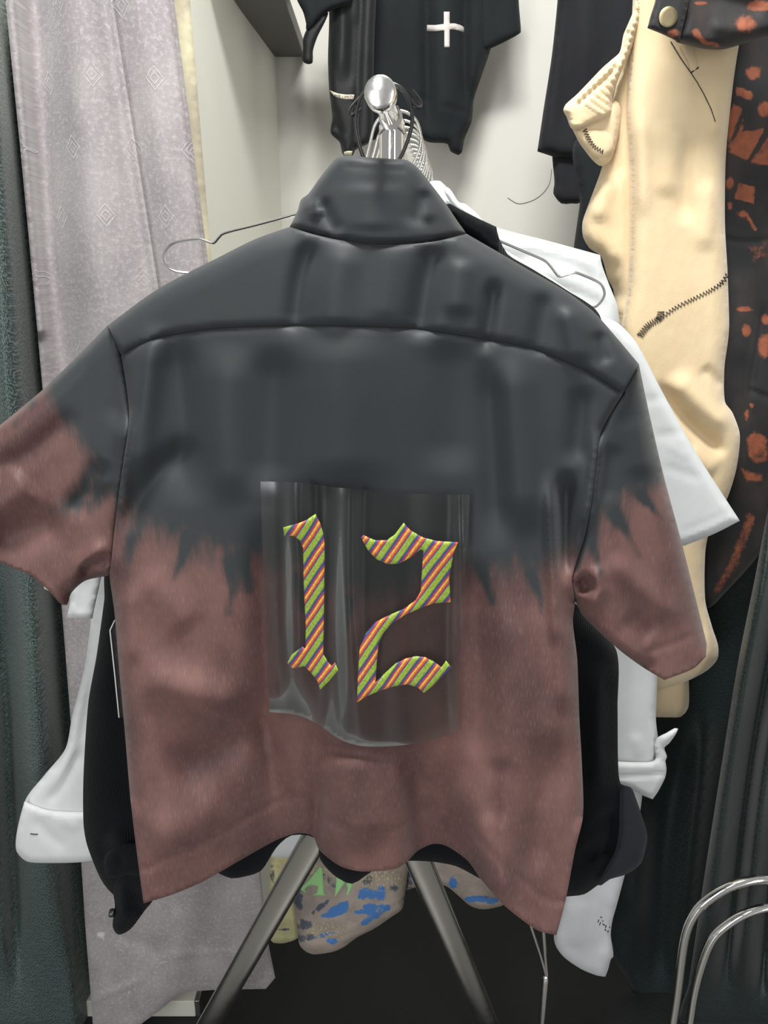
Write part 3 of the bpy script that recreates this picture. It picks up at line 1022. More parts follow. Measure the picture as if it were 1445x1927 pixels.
cloth('sleeve', [(60, 1000), (78, 1060), (83, 1108, 1), (95, 1113), (130, 1120), (126, 1162, 1), (150, 1164), (174, 1164, 1), (200, 1000), (150, 950)], YW - .004, 'white', ws, sp=8, thick=.012, R=10, folds=[([(160, 1080), (150, 1164)], -.003, 8)])

YL = 1.0
wl = thing('long_sleeved_shirt', 'white long-sleeved shirt with unbuttoned cuffs hanging low behind the black corduroy shirt', 'shirt', tuple(W(760, 1500, YL)))
cloth('body', [(640, 420), (760, 360), (812, 341), (829, 341), (845, 358), (864, 381), (890, 405), (935, 428), (1030, 453), (1129, 480, 1), (1133, 500), (1146, 535), (1162, 578), (1166, 640), (1150, 800), (1000, 1500), (700, 1560), (640, 1600), (585, 1614), (511, 1613, 1), (509, 1600), (470, 1500), (420, 1000), (450, 600)], YL, 'white', wl, sp=11, thick=.03, R=22,
      folds=[([(950, 470), (1080, 500), (1140, 560)], -.004, 16), ([(900, 440), (1000, 480)], .004, 14), ([(1000, 530), (1100, 560), (1150, 590)], -.005, 12)])
cloth('collar', [(838, 352), (864, 381), (874, 383), (895, 400), (914, 420), (935, 430), (910, 428), (880, 412), (850, 385)], YL - .012, 'white', wl, sp=6, thick=.008, R=7)
cloth('sleeve', [(170, 1060), (173, 1091), (171, 1164), (159, 1255), (136, 1346), (123, 1409), (84, 1458), (46, 1510), (60, 1545), (110, 1560), (180, 1560, 1), (185, 1460), (200, 1223), (225, 1095), (220, 1060)], YL - .01, 'white', wl, sp=8, thick=.03, R=18,
      folds=[([(165, 1240), (145, 1340), (125, 1440), (90, 1510)], .006, 10), ([(160, 1400), (120, 1470), (85, 1520)], -.006, 9), ([(178, 1240), (150, 1420)], -.003, 7)])
lc, lcs = cloth('cuff', [(46, 1508, 1), (36, 1545), (30, 1578), (31, 1602), (50, 1621), (91, 1624), (146, 1623), (190, 1618, 1), (190, 1530), (150, 1528), (90, 1524)], YL - .018, 'white', wl, sp=8, thick=.012, R=10,
                folds=[([(60, 1535), (90, 1570), (130, 1600)], -.003, 12), ([(110, 1540), (150, 1560)], .003, 12)])
tube('buttonhole', [W(x, y, lcs(x, y) - .0006) for x, y in ((57, 1569), (64, 1570), (71, 1570))], .0008, 'ink', lc, 6)
cloth('sleeve', [(1140, 1160), (1200, 1180), (1234, 1230), (1234, 1350), (1233, 1440), (1164, 1440), (1140, 1440, 1), (1135, 1250)], YL - .01, 'white', wl, sp=9, thick=.03, R=16, folds=[([(1195, 1380), (1205, 1432)], .003, 10)])
cloth('cuff', [(1145, 1432, 1), (1200, 1434), (1232, 1430), (1231, 1405), (1236, 1389), (1254, 1379), (1270, 1370), (1276, 1371), (1270, 1384), (1258, 1400), (1250, 1407), (1255, 1424), (1252, 1432), (1254, 1445), (1252, 1462), (1238, 1490), (1228, 1504, 1), (1205, 1495), (1188, 1484), (1170, 1478), (1140, 1475, 1)], YL - .02, 'white', wl, sp=6, thick=.016, R=10,
      folds=[([(1160, 1462), (1210, 1460), (1252, 1456)], -.003, 4), ([(1240, 1395), (1246, 1430)], -.004, 6), ([(1238, 1385), (1262, 1376)], .003, 5)])

# ------------------------------------------------------------------ garments low on the rack
YP = 1.06
pg = thing('painted_garment', 'taupe canvas garment splashed blue, with mint green letters, low between the rack legs', 'garment', tuple(W(660, 1800, YP)))
blue = [([(600, 1725), (618, 1712), (640, 1700), (652, 1694), (657, 1702), (654, 1718), (640, 1724), (615, 1730)], 8), (688, 1682, 20, 11), (716, 1680, 9, 22), (702, 1706, 20, 7), (690, 1716, 22, 6), ([(685, 1736), (730, 1708)], 7, .8), (624, 1771, 12, 6), ([(590, 1766), (640, 1752)], 4, .6)]
dark = [([(590, 1718), (618, 1695), (630, 1668)], 5), (572, 1765, 26, 8), (575, 1740, 16, 12), (560, 1690, 10, 30), (690, 1655, 12, 10), (740, 1672, 12, 8), ([(600, 1640), (630, 1664)], 8, .8), ([(690, 1734), (760, 1690)], 2.5, .9)]
gold = [(715, 1650, 55, 22), (610, 1752, 40, 14), (600, 1645, 26, 20)]
pa = {'paint': blob_attr(blue), 'dark': blob_attr([b if len(b) != 2 or len(b[0]) != 3 else ([b[0][0], b[0][1]], b[1]) for b in dark]), 'gold': blob_attr(gold)}
pp, pps = cloth('front_panel', [(552, 1560), (548, 1640), (552, 1697), (561, 1764), (564, 1779), (576, 1791), (591, 1796), (627, 1791), (647, 1782), (672, 1764), (705, 1747), (737, 1725), (756, 1711), (761, 1689), (764, 1667), (770, 1615), (775, 1550, 1)], YP, 'paint', pg, sp=5, thick=.04, R=26, attrs=pa,
                folds=[([(570, 1766), (640, 1765), (700, 1735), (758, 1695)], -.0025, 4)])
zero = {'paint': blob_attr([(895, 1692, 26, 6), (852, 1660, 9, 12), (925, 1695, 18, 5)]), 'dark': blob_attr([(770, 1650, 7, 40), (905, 1690, 36, 5)]), 'gold': blob_attr([(0, 0, 1, 1)])}
cloth('back_panel', [(760, 1560), (763, 1676, 1), (799, 1665), (838, 1667), (865, 1688), (885, 1705), (906, 1711), (927, 1709), (952, 1700), (975, 1640), (960, 1560, 1)], YP + .03, 'paint', pg, sp=6, thick=.02, R=14, attrs=zero, folds=[([(850, 1665), (880, 1690), (940, 1693)], -.003, 5)])
zy = {'paint': blob_attr([(0, 0, 1, 1)]), 'dark': blob_attr([(533, 1750, 20, 3), (513, 1640, 5, 26)]), 'gold': blob_attr([(535, 1640, 30, 80)])}
yl, _ = cloth('side_panel', [(508, 1560, 1), (508, 1640), (505, 1706), (508, 1768), (514, 1774), (533, 1775), (556, 1768), (575, 1750), (570, 1600), (560, 1560, 1)], YP + .035, 'paint_yellow', pg, sp=6, thick=.03, R=18, attrs=zy)
yl['label'] = 'yellowed side panel'
Z4 = lambda l: [(490 + x / 4.661, 1560 + y / 4.661) for x, y in l]
lA = Z4([(348, 522), (430, 440), (505, 345), (522, 328), (545, 345), (552, 460), (556, 560), (578, 576), (575, 584), (460, 580), (465, 570), (496, 562), (503, 500), (440, 494), (412, 505), (385, 530), (404, 556), (396, 560), (352, 534)])
lW1 = Z4([(665, 424), (700, 428), (735, 462), (742, 466), (700, 530), (660, 590), (652, 586), (660, 500)])
lW2 = Z4([(752, 472), (812, 480), (796, 520), (768, 584), (755, 582), (765, 520)])
ol = [tuple(p) + (1,) for p in lA]
for nm, l in (('letter', lA), ('letter', lW1), ('letter', lW2)):
    flat_patch(nm, l, pps, .001, 'green', pp, sp=4, thick=.0008, raw=True)

YG = 1.02
gt = thing('jersey_garment', 'pale grey jersey garment with small black specks, hanging below the black corduroy sleeve', 'garment', tuple(W(1110, 1838, YG)))
gb, gbs = cloth('body', [(1080, 1480), (1208, 1480, 1), (1208, 1500), (1203, 1535), (1176, 1645), (1160, 1705), (1152, 1734), (1149, 1760), (1152, 1779), (1154, 1800), (1149, 1806), (1145, 1822), (1139, 1838, 1), (1124, 1836), (1094, 1824), (1062, 1802), (1047, 1783), (1042, 1763), (1060, 1690), (1070, 1600)], YG, 'pale', gt, sp=8, thick=.02, R=16,
                folds=[([(1090, 1690), (1080, 1790)], .006, 26), ([(1150, 1690), (1130, 1800)], -.004, 20)])
for k, (x, y, l, a) in enumerate([(1131, 1726, 3, .5), (1126, 1733, 5, 1.9), (1129, 1738, 6, 1.9), (1136, 1740, 6, .6), (1140, 1744, 5, 1.9), (1139, 1750, 3, .8), (1144, 1753, 3, 1.6), (1134, 1733, 2, .3), (1147, 1745, 2, 1.2)]):
    p = [(x + math.cos(a) * l / 2 * s, y + math.sin(a) * l / 2 * s) for s in (-1, 0, 1)]
    tube('speck', [W(px_, py_, gbs(px_, py_) - .0003) for px_, py_ in p], .0009, 'ink', gb, 5)

# ------------------------------------------------------------------ black tops on the back wall
YT = 1.74
ct = thing('sweatshirt', 'black sweatshirt with an off-white cross print hanging on the back wall', 'sweatshirt', tuple(W(800, 290, YT)))
tb, tbs = cloth('body', [(690, -70, 1), (940, -70, 1), (930, 40), (924, 88), (909, 134), (891, 188), (890, 205), (887, 230), (874, 261), (869, 287), (863, 292), (847, 284), (842, 271), (804, 267), (769, 243), (735, 250), (690, 262), (676, 180)], YT, 'tee', ct, sp=7, thick=.05, R=22,
                folds=[([(803, -60), (804, 100), (806, 260)], -.016, 10), ([(832, -60), (835, 120), (838, 260)], .016, 24), ([(875, -60), (874, 120), (876, 230)], -.014, 9), ([(776, 183), (804, 187)], -.004, 4), ([(835, 199), (878, 211)], -.004, 4), ([(750, -60), (755, 240)], .006, 40), ([(894, 0), (890, 180)], .006, 14)])
cloth('sleeve', [(925, -70, 1), (978, -70, 1), (976, 0), (980, 52), (980, 61), (957, 75), (926, 90), (905, 95), (900, 0)], YT - .004, 'tee', ct, sp=7, thick=.03, R=16, folds=[([(934, -20), (933, 30)], -.003, 4), ([(955, 72), (979, 57)], .003, 4)])
flat_patch('cross_print', [(835, 22), (846, 22), (846, 44), (856, 44), (866, 47), (873, 51), (873, 62), (864, 58), (856, 56), (846, 55), (846, 89), (836, 89), (836, 57), (820, 59), (803, 59), (803, 47), (820, 47), (835, 45)], tbs, .0015, 'print', tb, sp=5, thick=.0008, raw=True)[0]['label'] = 'off-white cross print'

YT2 = 1.66
tp = thing('hanging_top', 'black top with a cream tape label and a drooping sleeve, left of the cross sweatshirt', 'shirt', tuple(W(655, 292, YT2)))
tbb, tbbs = cloth('body', [(610, -70, 1), (712, -70, 1), (705, 60), (702, 180), (699, 264), (668, 283), (663, 294), (646, 292), (639, 268), (622, 250), (625, 221), (619, 165), (617, 111), (619, 20)], YT2, 'tee_satin', tp, sp=6, thick=.035, R=16,
                  folds=[([(642, -60), (645, 60), (640, 160)], .008, 12), ([(682, -60), (676, 100), (668, 280)], -.006, 6), ([(625, 200), (640, 262)], -.010, 8), ([(665, 20), (660, 170)], -.004, 10)])
lb, lbs = flat_patch('tape_label', [(620, 170), (636, 176), (652, 178), (667, 178), (665, 187), (648, 187), (635, 184), (628, 180)], tbbs, .0015, 'tape', tbb, sp=3, thick=.0008, raw=True)
flat_patch('tape_label', [(647, 286), (654, 284), (663, 284), (662, 293), (647, 292)], tbbs, .0015, 'tape', tbb, sp=3, thick=.0008, raw=True)


def text_part(txt, x0, x1, y, h, surf, mat, parent, tilt=0.0):
    cu = bpy.data.curves.new('writing', 'FONT')
    cu.body = txt
    cu.size = 1
    cu.extrude = 0
    ob = bpy.data.objects.new('writing', cu)
    COL.objects.link(ob)
    dg = bpy.context.evaluated_depsgraph_get()
    me = bpy.data.meshes.new_from_object(ob.evaluated_get(dg))
    co = np.array([v.co[:2] for v in me.vertices])
    fs = [tuple(p.vertices) for p in me.polygons]
    bpy.data.objects.remove(ob)
    mn, mx = co.min(0), co.max(0)
    u = (co - mn) / (mx - mn)
    px = np.stack([x0 + u[:, 0] * (x1 - x0), y - u[:, 1] * h + u[:, 0] * tilt], 1)
    D = surf.many(px)
    return link_mesh('writing', world(px, D - .0006), fs, mat, parent, smooth=False)


text_part('PIE', 629, 641, 183, 5.0, lbs, 'ink', lb, 1)
text_part('LIMITI', 644, 664, 185, 5.0, lbs, 'ink', lb, 0)
slv, _ = cloth('sleeve', [(548, -60, 1), (559, 0), (570, 22), (576, 45), (577, 58), (590, 50), (605, 32), (622, 20), (658, 6), (664, -10), (670, -60, 1)], YT2 - .03, 'tee', tp, sp=6, thick=.03, R=14)
slv['label'] = 'drooping grey-black sleeve'
cloth('sleeve_hem', [(577, 56), (570, 74), (570, 92), (568, 110), (572, 118), (581, 121), (588, 118), (589, 95), (597, 70), (618, 24), (605, 30), (590, 46)], YT2 - .022, 'tee_satin', tp, sp=5, thick=.014, R=8)

YK = 1.5
ck = thing('coat', 'long charcoal black coat hanging in the corner, left of the cream sweatpants', 'coat', tuple(W(1080, 380, YK)))
cloth('body', [(1052, -70, 1), (1230, -70, 1), (1220, 300), (1140, 300), (1086, 300), (1044, 296, 1), (1011, 285, 1), (1022, 210), (1038, 106), (1049, 0)], YK, 'coat', ck, sp=10, thick=.05, R=22, folds=[([(1070, -60), (1060, 280)], -.008, 14), ([(1105, -60), (1100, 280)], .008, 16)])
cloth('sleeve', [(1044, 260), (1043, 347), (1041, 364), (1056, 383), (1075, 383), (1093, 381), (1100, 330), (1098, 250)], YK + .02, 'coat', ck, sp=8, thick=.03, R=14)
bk = thing('trousers', 'black trouser leg behind the waistband of the cream sweatpants, above the white shoulder', 'trousers', tuple(W(1120, 470, 1.3)))
cloth('leg', [(1086, 260), (1091, 380), (1086, 418), (1079, 470), (1070, 560), (1200, 560), (1210, 260)], 1.30, 'tee', bk, sp=12, thick=.04, R=20)

# ------------------------------------------------------------------ cream sweatpants
YB = 1.07
bp = thing('sweatpants', 'cream fleece sweatpants with dark zigzag stitching hanging at the right', 'trousers', tuple(W(1290, 1350, YB)))
cloth('leg', [(1188, 40), (1165, 140), (1150, 200), (1134, 309), (1109, 380), (1096, 418), (1097, 446), (1109, 467), (1131, 483), (1144, 526), (1154, 545), (1161, 605), (1190, 900), (1215, 1349, 1), (1262, 1350), (1281, 1349), (1295, 1332), (1296, 1283), (1290, 900), (1230, 400), (1200, 60)], YB + .035, 'beige', bp, sp=10, thick=.05, R=30,
      folds=[([(1140, 330), (1120, 420)], .008, 20), ([(1150, 480), (1165, 580)], -.012, 14), ([(1240, 1330), (1292, 1318)], -.003, 4), ([(1150, 240), (1160, 340)], -.006, 12)])
fl = [(1194, -70, 1), (1420, -70, 1), (1389, 93), (1379, 161), (1366, 290), (1364, 418), (1369, 515), (1372, 611), (1370, 640), (1363, 693), (1364, 756), (1378, 776), (1392, 818), (1386, 880), (1369, 936), (1335, 1000), (1327, 1040), (1327, 1130), (1340, 1180), (1351, 1215), (1350, 1240), (1330, 1262), (1285, 1285), (1220, 1305, 1), (1205, 1000), (1185, 760), (1170, 620), (1181, 547), (1186, 450), (1186, 322), (1180, 206), (1186, 97)]
_, fls = cloth('leg', fl, YB, 'beige', bp, sp=6, thick=.06, R=34,
               folds=[([(1300, 240), (1288, 320), (1290, 430)], -.009, 15), ([(1270, 220), (1255, 380)], .006, 26), ([(1230, 715), (1290, 790), (1345, 840), (1374, 858)], -.016, 13), ([(1260, 700), (1330, 770), (1385, 810)], .012, 22),
                      ([(1290, 850), (1350, 890)], .008, 20), ([(1340, 180), (1350, 260)], .006, 14), ([(1320, 690), (1362, 730)], -.006, 12), ([(1335, 330), (1325, 480)], .005, 18), ([(1205, 200), (1210, 420)], .005, 16),
                      ([(1230, 1292), (1335, 1248)], -.0025, 4), ([(1290, 1130), (1320, 1200)], -.004, 12)])
cloth('hip', [(1077, 238), (1083, 255), (1092, 272), (1128, 312), (1150, 300), (1165, 240), (1160, 190), (1110, 220)], YB + .012, 'beige', bp, sp=7, thick=.03, R=16)
wbp = [(1205, -60, 1), (1192, 19), (1183, 42), (1173, 66), (1166, 98), (1150, 113), (1134, 127), (1110, 152), (1086, 177), (1064, 197), (1060, 208), (1066, 220), (1077, 243), (1106, 238), (1148, 216), (1153, 182), (1167, 140), (1188, 93), (1205, 30)]
gath = []
for k in range(20):
    t = k / 19
    ox = np.interp(t, [0, .3, .55, .8, 1], [1190, 1167, 1120, 1075, 1066])
    oy = np.interp(t, [0, .3, .55, .8, 1], [20, 96, 140, 186, 222])
    ix = np.interp(t, [0, .3, .55, .8, 1], [1204, 1190, 1160, 1130, 1120])
    iy = np.interp(t, [0, .3, .55, .8, 1], [24, 106, 172, 222, 236])
    gath.append(([(ox, oy), (ix, iy)], -.003, 3.6))
gath.append(([(1088, 195), (1120, 165), (1156, 130), (1180, 60)], -.008, 4))
wb_, wbs = cloth('waistband', wbp, YB - .004, 'beige', bp, sp=4.5, thick=.035, R=15, folds=gath)
wb_['label'] = 'gathered elastic waistband'


def zigzag(path, n, amp, surf, parent, r=.0008, fr=1.0):
    P = curve_pts(path, 4, False)
    pts = []
    for k in range(n):
        i = k / (n - 1) * (len(P) - 1)
        i0 = min(int(i), len(P) - 2)
        p = P[i0] + (P[i0 + 1] - P[i0]) * (i - i0)
        d = P[i0 + 1] - P[i0]
        d = d / np.linalg.norm(d)
        nn = np.array([-d[1], d[0]])
        p = p + nn * amp * (1 if k % 2 else -1)
        pts.append(W(p[0], p[1], surf(p[0], p[1]) - .0008))
    return tube('zigzag_stitch', pts, r, 'stitch', parent, 5)


zigzag([(1240, 602), (1270, 580), (1300, 565), (1335, 548), (1358, 533), (1370, 515)], 50, 4, fls, bp)
zigzag([(1204, 632), (1220, 612), (1240, 600), (1244, 586)], 30, 6, fls, bp, .0010)
_, hps = cloth('hip', [(1085, 245), (1092, 265), (1125, 300), (1150, 290), (1150, 250), (1120, 240)], YB + .008, 'beige', bp, sp=8, thick=.012, R=10)
zigzag([(1100, 244), (1108, 262), (1118, 276), (1135, 286)], 22, 4, hps, bp, .0009)
tube('pocket_seam', [W(x, y, fls(x, y) - .0006) for x, y in ((1262, 78), (1280, 108), (1300, 137), (1312, 155), (1325, 178), (1338, 205), (1346, 229))], .0006, 'stitch', bp, 5)
tube('bar_tack', [W(x, y, fls(x, y) - .0008) for x, y in ((1300, 137), (1307, 131), (1314, 127))], .0012, 'stitch', bp, 6)
cloth('pocket', [(1278, 78), (1300, 80), (1308, 100), (1313, 126), (1301, 136), (1294, 118)], lambda q: fls.many(q) - .003, 'beige', bp, sp=5, thick=.004, R=7)

# ------------------------------------------------------------------ bleached denim
YJ = 1.0
dj = thing('denim_jacket', 'black denim jacket with rust bleach stains, its buttoned cuff over the sweatpants', 'jacket', tuple(W(1330, 90, YJ)))
jb = {'bleach': blob_attr([([(1300, 62), (1322, 84), (1356, 90), (1350, 80), (1328, 76), (1312, 56)], 8), (1310, 62, 8, 10), (1268, 62, 12, 8), (1403, 45, 20, 16), (1430, 10, 26, 10), (1320, 6, 14, 4)])}
jo, jos = cloth('sleeve', [(1262, -70, 1), (1540, -70, 1), (1540, 55), (1445, 68), (1400, 82), (1360, 93), (1325, 92), (1290, 84), (1270, 76), (1280, 30)], YJ, 'bleach', dj, sp=6, thick=.05, R=24, attrs=jb, folds=[([(1320, -10), (1445, 25)], -.006, 18), ([(1330, 50), (1430, 55)], .005, 16)])
jc, jcs = cloth('cuff', [(1240, -70, 1), (1312, -70, 1), (1297, 0), (1288, 40), (1278, 80, 1), (1250, 66), (1218, 53, 1), (1224, 30), (1233, 0)], YJ - .012, 'bleach', dj, sp=5, thick=.02, R=10, attrs=jb, folds=[([(1294, -30), (1284, 30), (1272, 76)], -.002, 4)])
bc = W(1256, 33, jcs(1256, 33))
v, f = tube_mesh([bc + Vector((0, .001 - k, 0)) for k in (0, .0035, .0042, .0046)], [.0105, .0105, .0092, .006], 28)
link_mesh('button', v, f, 'brass', jc)['label'] = 'round aged brass button'

YD = 1.13
dt = thing('denim_trousers', 'black denim trousers with rust bleach patches hanging at the right edge', 'trousers', tuple(W(1400, 1130, YD)))
tb_ = blob_attr([(1418, 137, 14, 13), ([(1386, 163), (1419, 174), (1412, 190), (1384, 179)], 5), (1438, 205, 13, 15), ([(1380, 196), (1397, 203), (1376, 262), (1369, 278), (1368, 220)], 7),
                 ([(1370, 286), (1388, 250), (1400, 213), (1396, 248), (1441, 240), (1406, 303)], 6), ([(1411, 306), (1446, 256), (1480, 260), (1470, 312), (1445, 312)], 6), (1373, 345, 8, 12), ([(1389, 343), (1421, 352), (1418, 385), (1382, 373)], 5),
                 (1373, 387, 5, 8), (1388, 398, 3, 3), (1398, 403, 9, 7), ([(1405, 405), (1420, 430)], 4), ([(1408, 455), (1445, 458), (1445, 480), (1415, 500)], 30, .55), (1400, 582, 16, 5), (1404, 622, 9, 12), (1441, 601, 9, 10), (1438, 650, 12, 22),
                 (1405, 780, 4, 12), (1414, 763, 4, 5), ([(1404, 825), (1420, 812), (1442, 822), (1445, 865), (1425, 872), (1408, 860)], 14), ([(1395, 882), (1420, 890), (1436, 890), (1432, 908), (1402, 905)], 14, .9), ([(1412, 975), (1380, 1060)], 11, .62), ([(1380, 1060), (1350, 1110)], 9, .6)])
cloth('leg', [(1330, 20), (1560, 20), (1560, 800), (1470, 950), (1430, 1040), (1360, 1120), (1330, 1145), (1318, 1120), (1310, 1000), (1330, 400)], YD, 'bleach', dt, sp=6, thick=.04, R=30, attrs={'bleach': tb_},
      folds=[([(1366, 450), (1400, 456), (1450, 450)], -.004, 4), ([(1440, 560), (1415, 700), (1408, 760)], -.008, 10), ([(1400, 500), (1395, 700)], .006, 22), ([(1410, 735), (1450, 750)], -.004, 5)])

# ------------------------------------------------------------------ curtains
gc = thing('curtain', 'mauve-grey crushed velvet curtain with woven diamonds, between the dark curtain and the cream wall', 'curtain', tuple(W(330, 1880, 1.12)))


SX = lambda y: np.interp(y, [-80, 0, 536, 1050, 1500, 1960], [203, 212, 297, 375, 430, 470])
RX = lambda y: np.interp(y, [-80, 0, 490, 1050], [308, 319, 383, 450])
lint = {'lint': blob_attr([([(185, 1905), (230, 1870), (268, 1852), (285, 1830), (305, 1806), (340, 1795), (370, 1793), (420, 1796), (500, 1794), (420, 1799), (370, 1796), (340, 1799), (310, 1812), (285, 1838), (268, 1857), (230, 1876)], 9, .9), ([(195, 1740), (260, 1790)], 16, .35), ([(250, 1780), (300, 1800)], 14, .4), (190, 1760, 10, 8)])}
gl_ = [(2, -80, 1), (10, 0), (40, 300), (70, 620), (116, 1141), (153, 1627), (161, 1749), (172, 1890), (177, 1960, 1), (230, 1960), (262, 1930), (300, 1902), (340, 1871), (400, 1863), (500, 1861, 1), (518, 1840, 1), (506, 1780), (496, 1700), (490, 1640), (470, 1500)]
gl_ += [(SX(y), y) for y in (1300, 1050, 800, 536, 268, 0)] + [(203, -80, 1)]
cloth('velvet_panel', gl_, 1.112, 'velvet', gc, sp=7, thick=.006, R=8, attrs=lint,
      folds=[([(62, -80), (82, 200), (100, 500), (135, 800)], -.045, 34, 0), ([(135, -80), (165, 300), (200, 620), (250, 1200)], .016, 44, 0), ([(186, -80), (196, 0), (280, 536), (355, 1000)], -.012, 16, 0), ([(15, -80), (50, 300), (78, 620)], .012, 12, 0),
             ([(180, 1880), (270, 1840), (310, 1800), (420, 1793), (500, 1795)], .004, 5), ([(200, 1750), (330, 1800)], -.004, 16), ([(420, 1660), (430, 1850)], .008, 40), ([(230, 1640), (250, 1880)], -.008, 40)])
mid = [(SX(y) - 12, y) for y in (0, 268, 536, 800)] + [(SX(900) - 12, 900, 1), (RX(900), 900, 1)] + [(RX(y), y) for y in (750, 490, 245, 0)] + [(308, -80, 1), (191, -80, 1)]
cloth('velvet_panel', mid, 1.132, 'velvet', gc, sp=7, thick=.006, R=8, attrs=lint, folds=[([(250, -80), (335, 490), (400, 900)], .014, 34, 0)])
edg = [(RX(y) - 8, y) for y in (0, 245, 490, 750)] + [(RX(900) - 8, 900, 1), (RX(900) + 12, 900, 1)] + [(RX(y) + 8, y) for y in (750, 490, 245, 0)] + [(316, -80, 1), (298, -80, 1)]
cloth('hem_edge', edg, 1.148, 'velvet', gc, sp=6, thick=.008, R=8, attrs=lint)
ln, _ = cloth('lining', [(300, -80, 1), (352, -80, 1), (358, 0), (398, 486), (440, 900), (390, 900), (318, 0)], 1.195, 'cream_velvet', gc, sp=10, thick=.015, R=10)
ln['label'] = 'cream velvet edge strip'

lc_ = thing('curtain', 'dark green satin curtain at the left edge, beside the grey velvet curtain', 'curtain', tuple(W(60, 1927, 1.14)))
cloth('satin_panel', [(-140, -80, 1), (24, -80, 1), (30, 0), (95, 620), (140, 1141), (175, 1700), (192, 1920), (193, 1935, 1), (-140, 1935, 1)], lambda q: 1.10 + .075 * np.clip((q[:, 0] - np.interp(q[:, 1], [-80, 0, 620, 1141, 1750, 1935], [6, 12, 72, 116, 165, 180]) + 40) / 40, 0, 1), 'satin', lc_, sp=9, thick=.02, R=14,
      folds=[([(-30, -80), (10, 700), (45, 1060), (62, 1300), (95, 1900)], .055, 36), ([(0, 1000), (8, 1200), (40, 1920)], -.05, 20), ([(85, 900), (110, 1200), (150, 1900)], -.05, 22), ([(-20, 1200), (0, 1900)], .03, 20), ([(10, 0), (70, 620), (100, 950)], -.03, 12)])

rc = thing('curtain', 'black-green satin curtain with deep folds filling the lower right corner', 'curtain', tuple(W(1380, 1927, 1.12)))
cloth('back_panel', [(1205, -80, 1), (1600, -80, 1), (1600, 1920), (1222, 1920), (1205, 1900), (1185, 1850), (1154, 1800), (1150, 1700), (1165, 1500), (1200, 1200), (1210, 600)], 1.20, 'satin_right', rc, sp=14, thick=.02, R=20,
      folds=[([(1290, 1350), (1240, 1600), (1240, 1900)], -.03, 36), ([(1330, 1300), (1300, 1600), (1270, 1900)], .02, 18), ([(1215, 1500), (1190, 1750)], .02, 24)])
cloth('satin_panel', [(1600, 700, 1), (1480, 860), (1450, 940), (1420, 1090), (1388, 1250), (1356, 1450), (1325, 1650), (1296, 1850), (1285, 1925), (1600, 1925, 1)], 1.04, 'satin_right', rc, sp=6, thick=.03, R=16,
      folds=[([(1470, 900), (1420, 1200), (1370, 1500), (1320, 1900)], .05, 26), ([(1475, 1060), (1430, 1300), (1395, 1550), (1360, 1900)], -.05, 20), ([(1480, 1250), (1440, 1450), (1410, 1700), (1385, 1900)], .04, 20), ([(1490, 1400), (1455, 1600), (1430, 1900)], -.045, 16), ([(1500, 1500), (1470, 1900)], .04, 18)])

# ------------------------------------------------------------------ small things on the floor
pl = thing('plinth', 'low cream board plinth on the floor under the grey velvet curtain', 'plinth', (-.48, 1.2, 0))
box('board', (-.60, -.374, 1.15, 1.255, .0, .04), 'plinth', pl, .002)
box('metal_strip', (-.373, -.364, 1.15, 1.255, .0, .041), 'steel', pl, .001)

hs = thing('hoop_stand', 'chrome stand of two bent tube hoops in front of the dark right curtain', 'display stand', (.62, .93, 0))


def hoop(xl, top, xr, Y, k):
    # left leg, arch, right leg
    A = [(xl - 30, 1935), (xl - 20, 1870), (xl - 6, top + 110), (xl + 14, top + 62), (xl + 45, top + 32), (xl + 90, top + 8), (xl + 150, top - 2), (xl + 210, top + 8), (xl + 255, top + 40), (xl + 275, top + 90), (xl + 285, 1850), (xl + 290, 1935)]
    P = [W(x, y, Y) for x, y in A]
    for e, i0, i1 in ((0, 0, 1), (1, -1, -2)):
        d = P[i0] - P[i1]
        G = P[i0] + d * (P[i0].z / -d.z)
        if e == 0:
            P = [G] + P
        else:
            P = P + [G]
    return tube('hoop', smooth3([tuple(p) for p in P], 6), .0068, 'chrome', hs, 14)


hoop(1294, 1656, 1560, .93, 0)
hoop(1326, 1706, 1560, .95, 1)

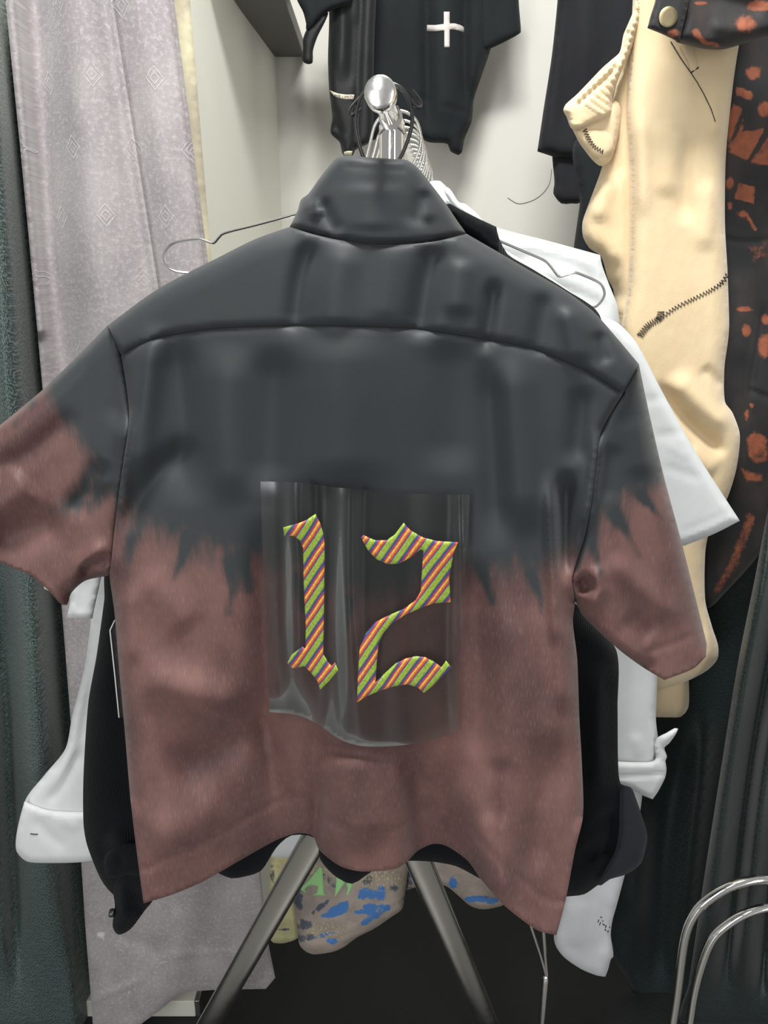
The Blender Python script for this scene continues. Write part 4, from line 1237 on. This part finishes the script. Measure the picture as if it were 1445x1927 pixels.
rs = thing('rod_stand', 'thin chrome rod with two slanting wires standing on the floor right of the rack leg', 'display stand', tuple(W(1027, 1927, 1.0)))
A, B = W(1027, 1836, 1.0), W(1027, 1930, 1.0)
rs.location = (A.x, 1.0, 0)
rs['_o'] = [A.x, 1.0, 0]
v, f = tube_mesh([Vector((A.x, 1.0, 0)), Vector((A.x, 1.0, A.z - .012)), Vector((A.x, 1.0, A.z - .004)), A], [.006, .006, .005, .0025], 14)
link_mesh('rod', v, f, 'chrome', rs)
tube('wire', [A, W(1016, 1796, 1.0), W(1000, 1748, 1.0), W(985, 1700, 1.0)], .0024, 'chrome', rs, 10)
tube('wire', [A + Vector((.002, 0, 0)), W(1025, 1790, 1.0), W(1021, 1740, 1.0), W(1018, 1700, 1.0)], .0028, 'chrome', rs, 10)

# ------------------------------------------------------------------ light
wd = bpy.data.worlds.new('shop_surroundings')
scn.world = wd
wd.use_nodes = True
bg = wd.node_tree.nodes['Background']
bg.inputs[0].default_value = (1.0, 1.0, .99, 1)
bg.inputs[1].default_value = .33


def lamp(name, loc, target, size, sy, power, col=(1, .985, .955)):
    ld = bpy.data.lights.new(name, 'AREA')
    ld.shape = 'RECTANGLE'
    ld.size = size
    ld.size_y = sy
    ld.energy = power
    ld.color = col
    lo = bpy.data.objects.new(name, ld)
    COL.objects.link(lo)
    lo.location = loc
    lo.rotation_euler = (Vector(target) - Vector(loc)).to_track_quat('-Z', 'Y').to_euler()
    return lo


lamp('ceiling_lamp', (.02, .42, 2.70), (.2, .9, 0), .5, .3, 43)
lamp('ceiling_lamp', (-.6, -1.2, 2.68), (-.1, .6, 1.0), .3, 1.0, 14)
lamp('added_streak_light', (-1.25, -2.2, 1.25), (-.1, .7, 1.1), .7, 1.9, 32, (.98, .99, 1))  # added unseen area light: puts streaks on the vinyl and side light on folds
lamp('added_streak_light', (1.5, -2.4, 1.25), (.1, .7, 1.1),   .4, 1.9, 20, (.98, .99, 1))  # narrower added light for the right-facing slopes, no window there

# tidy helper props
for o in bpy.data.objects:
    if '_o' in o:
        del o['_o']
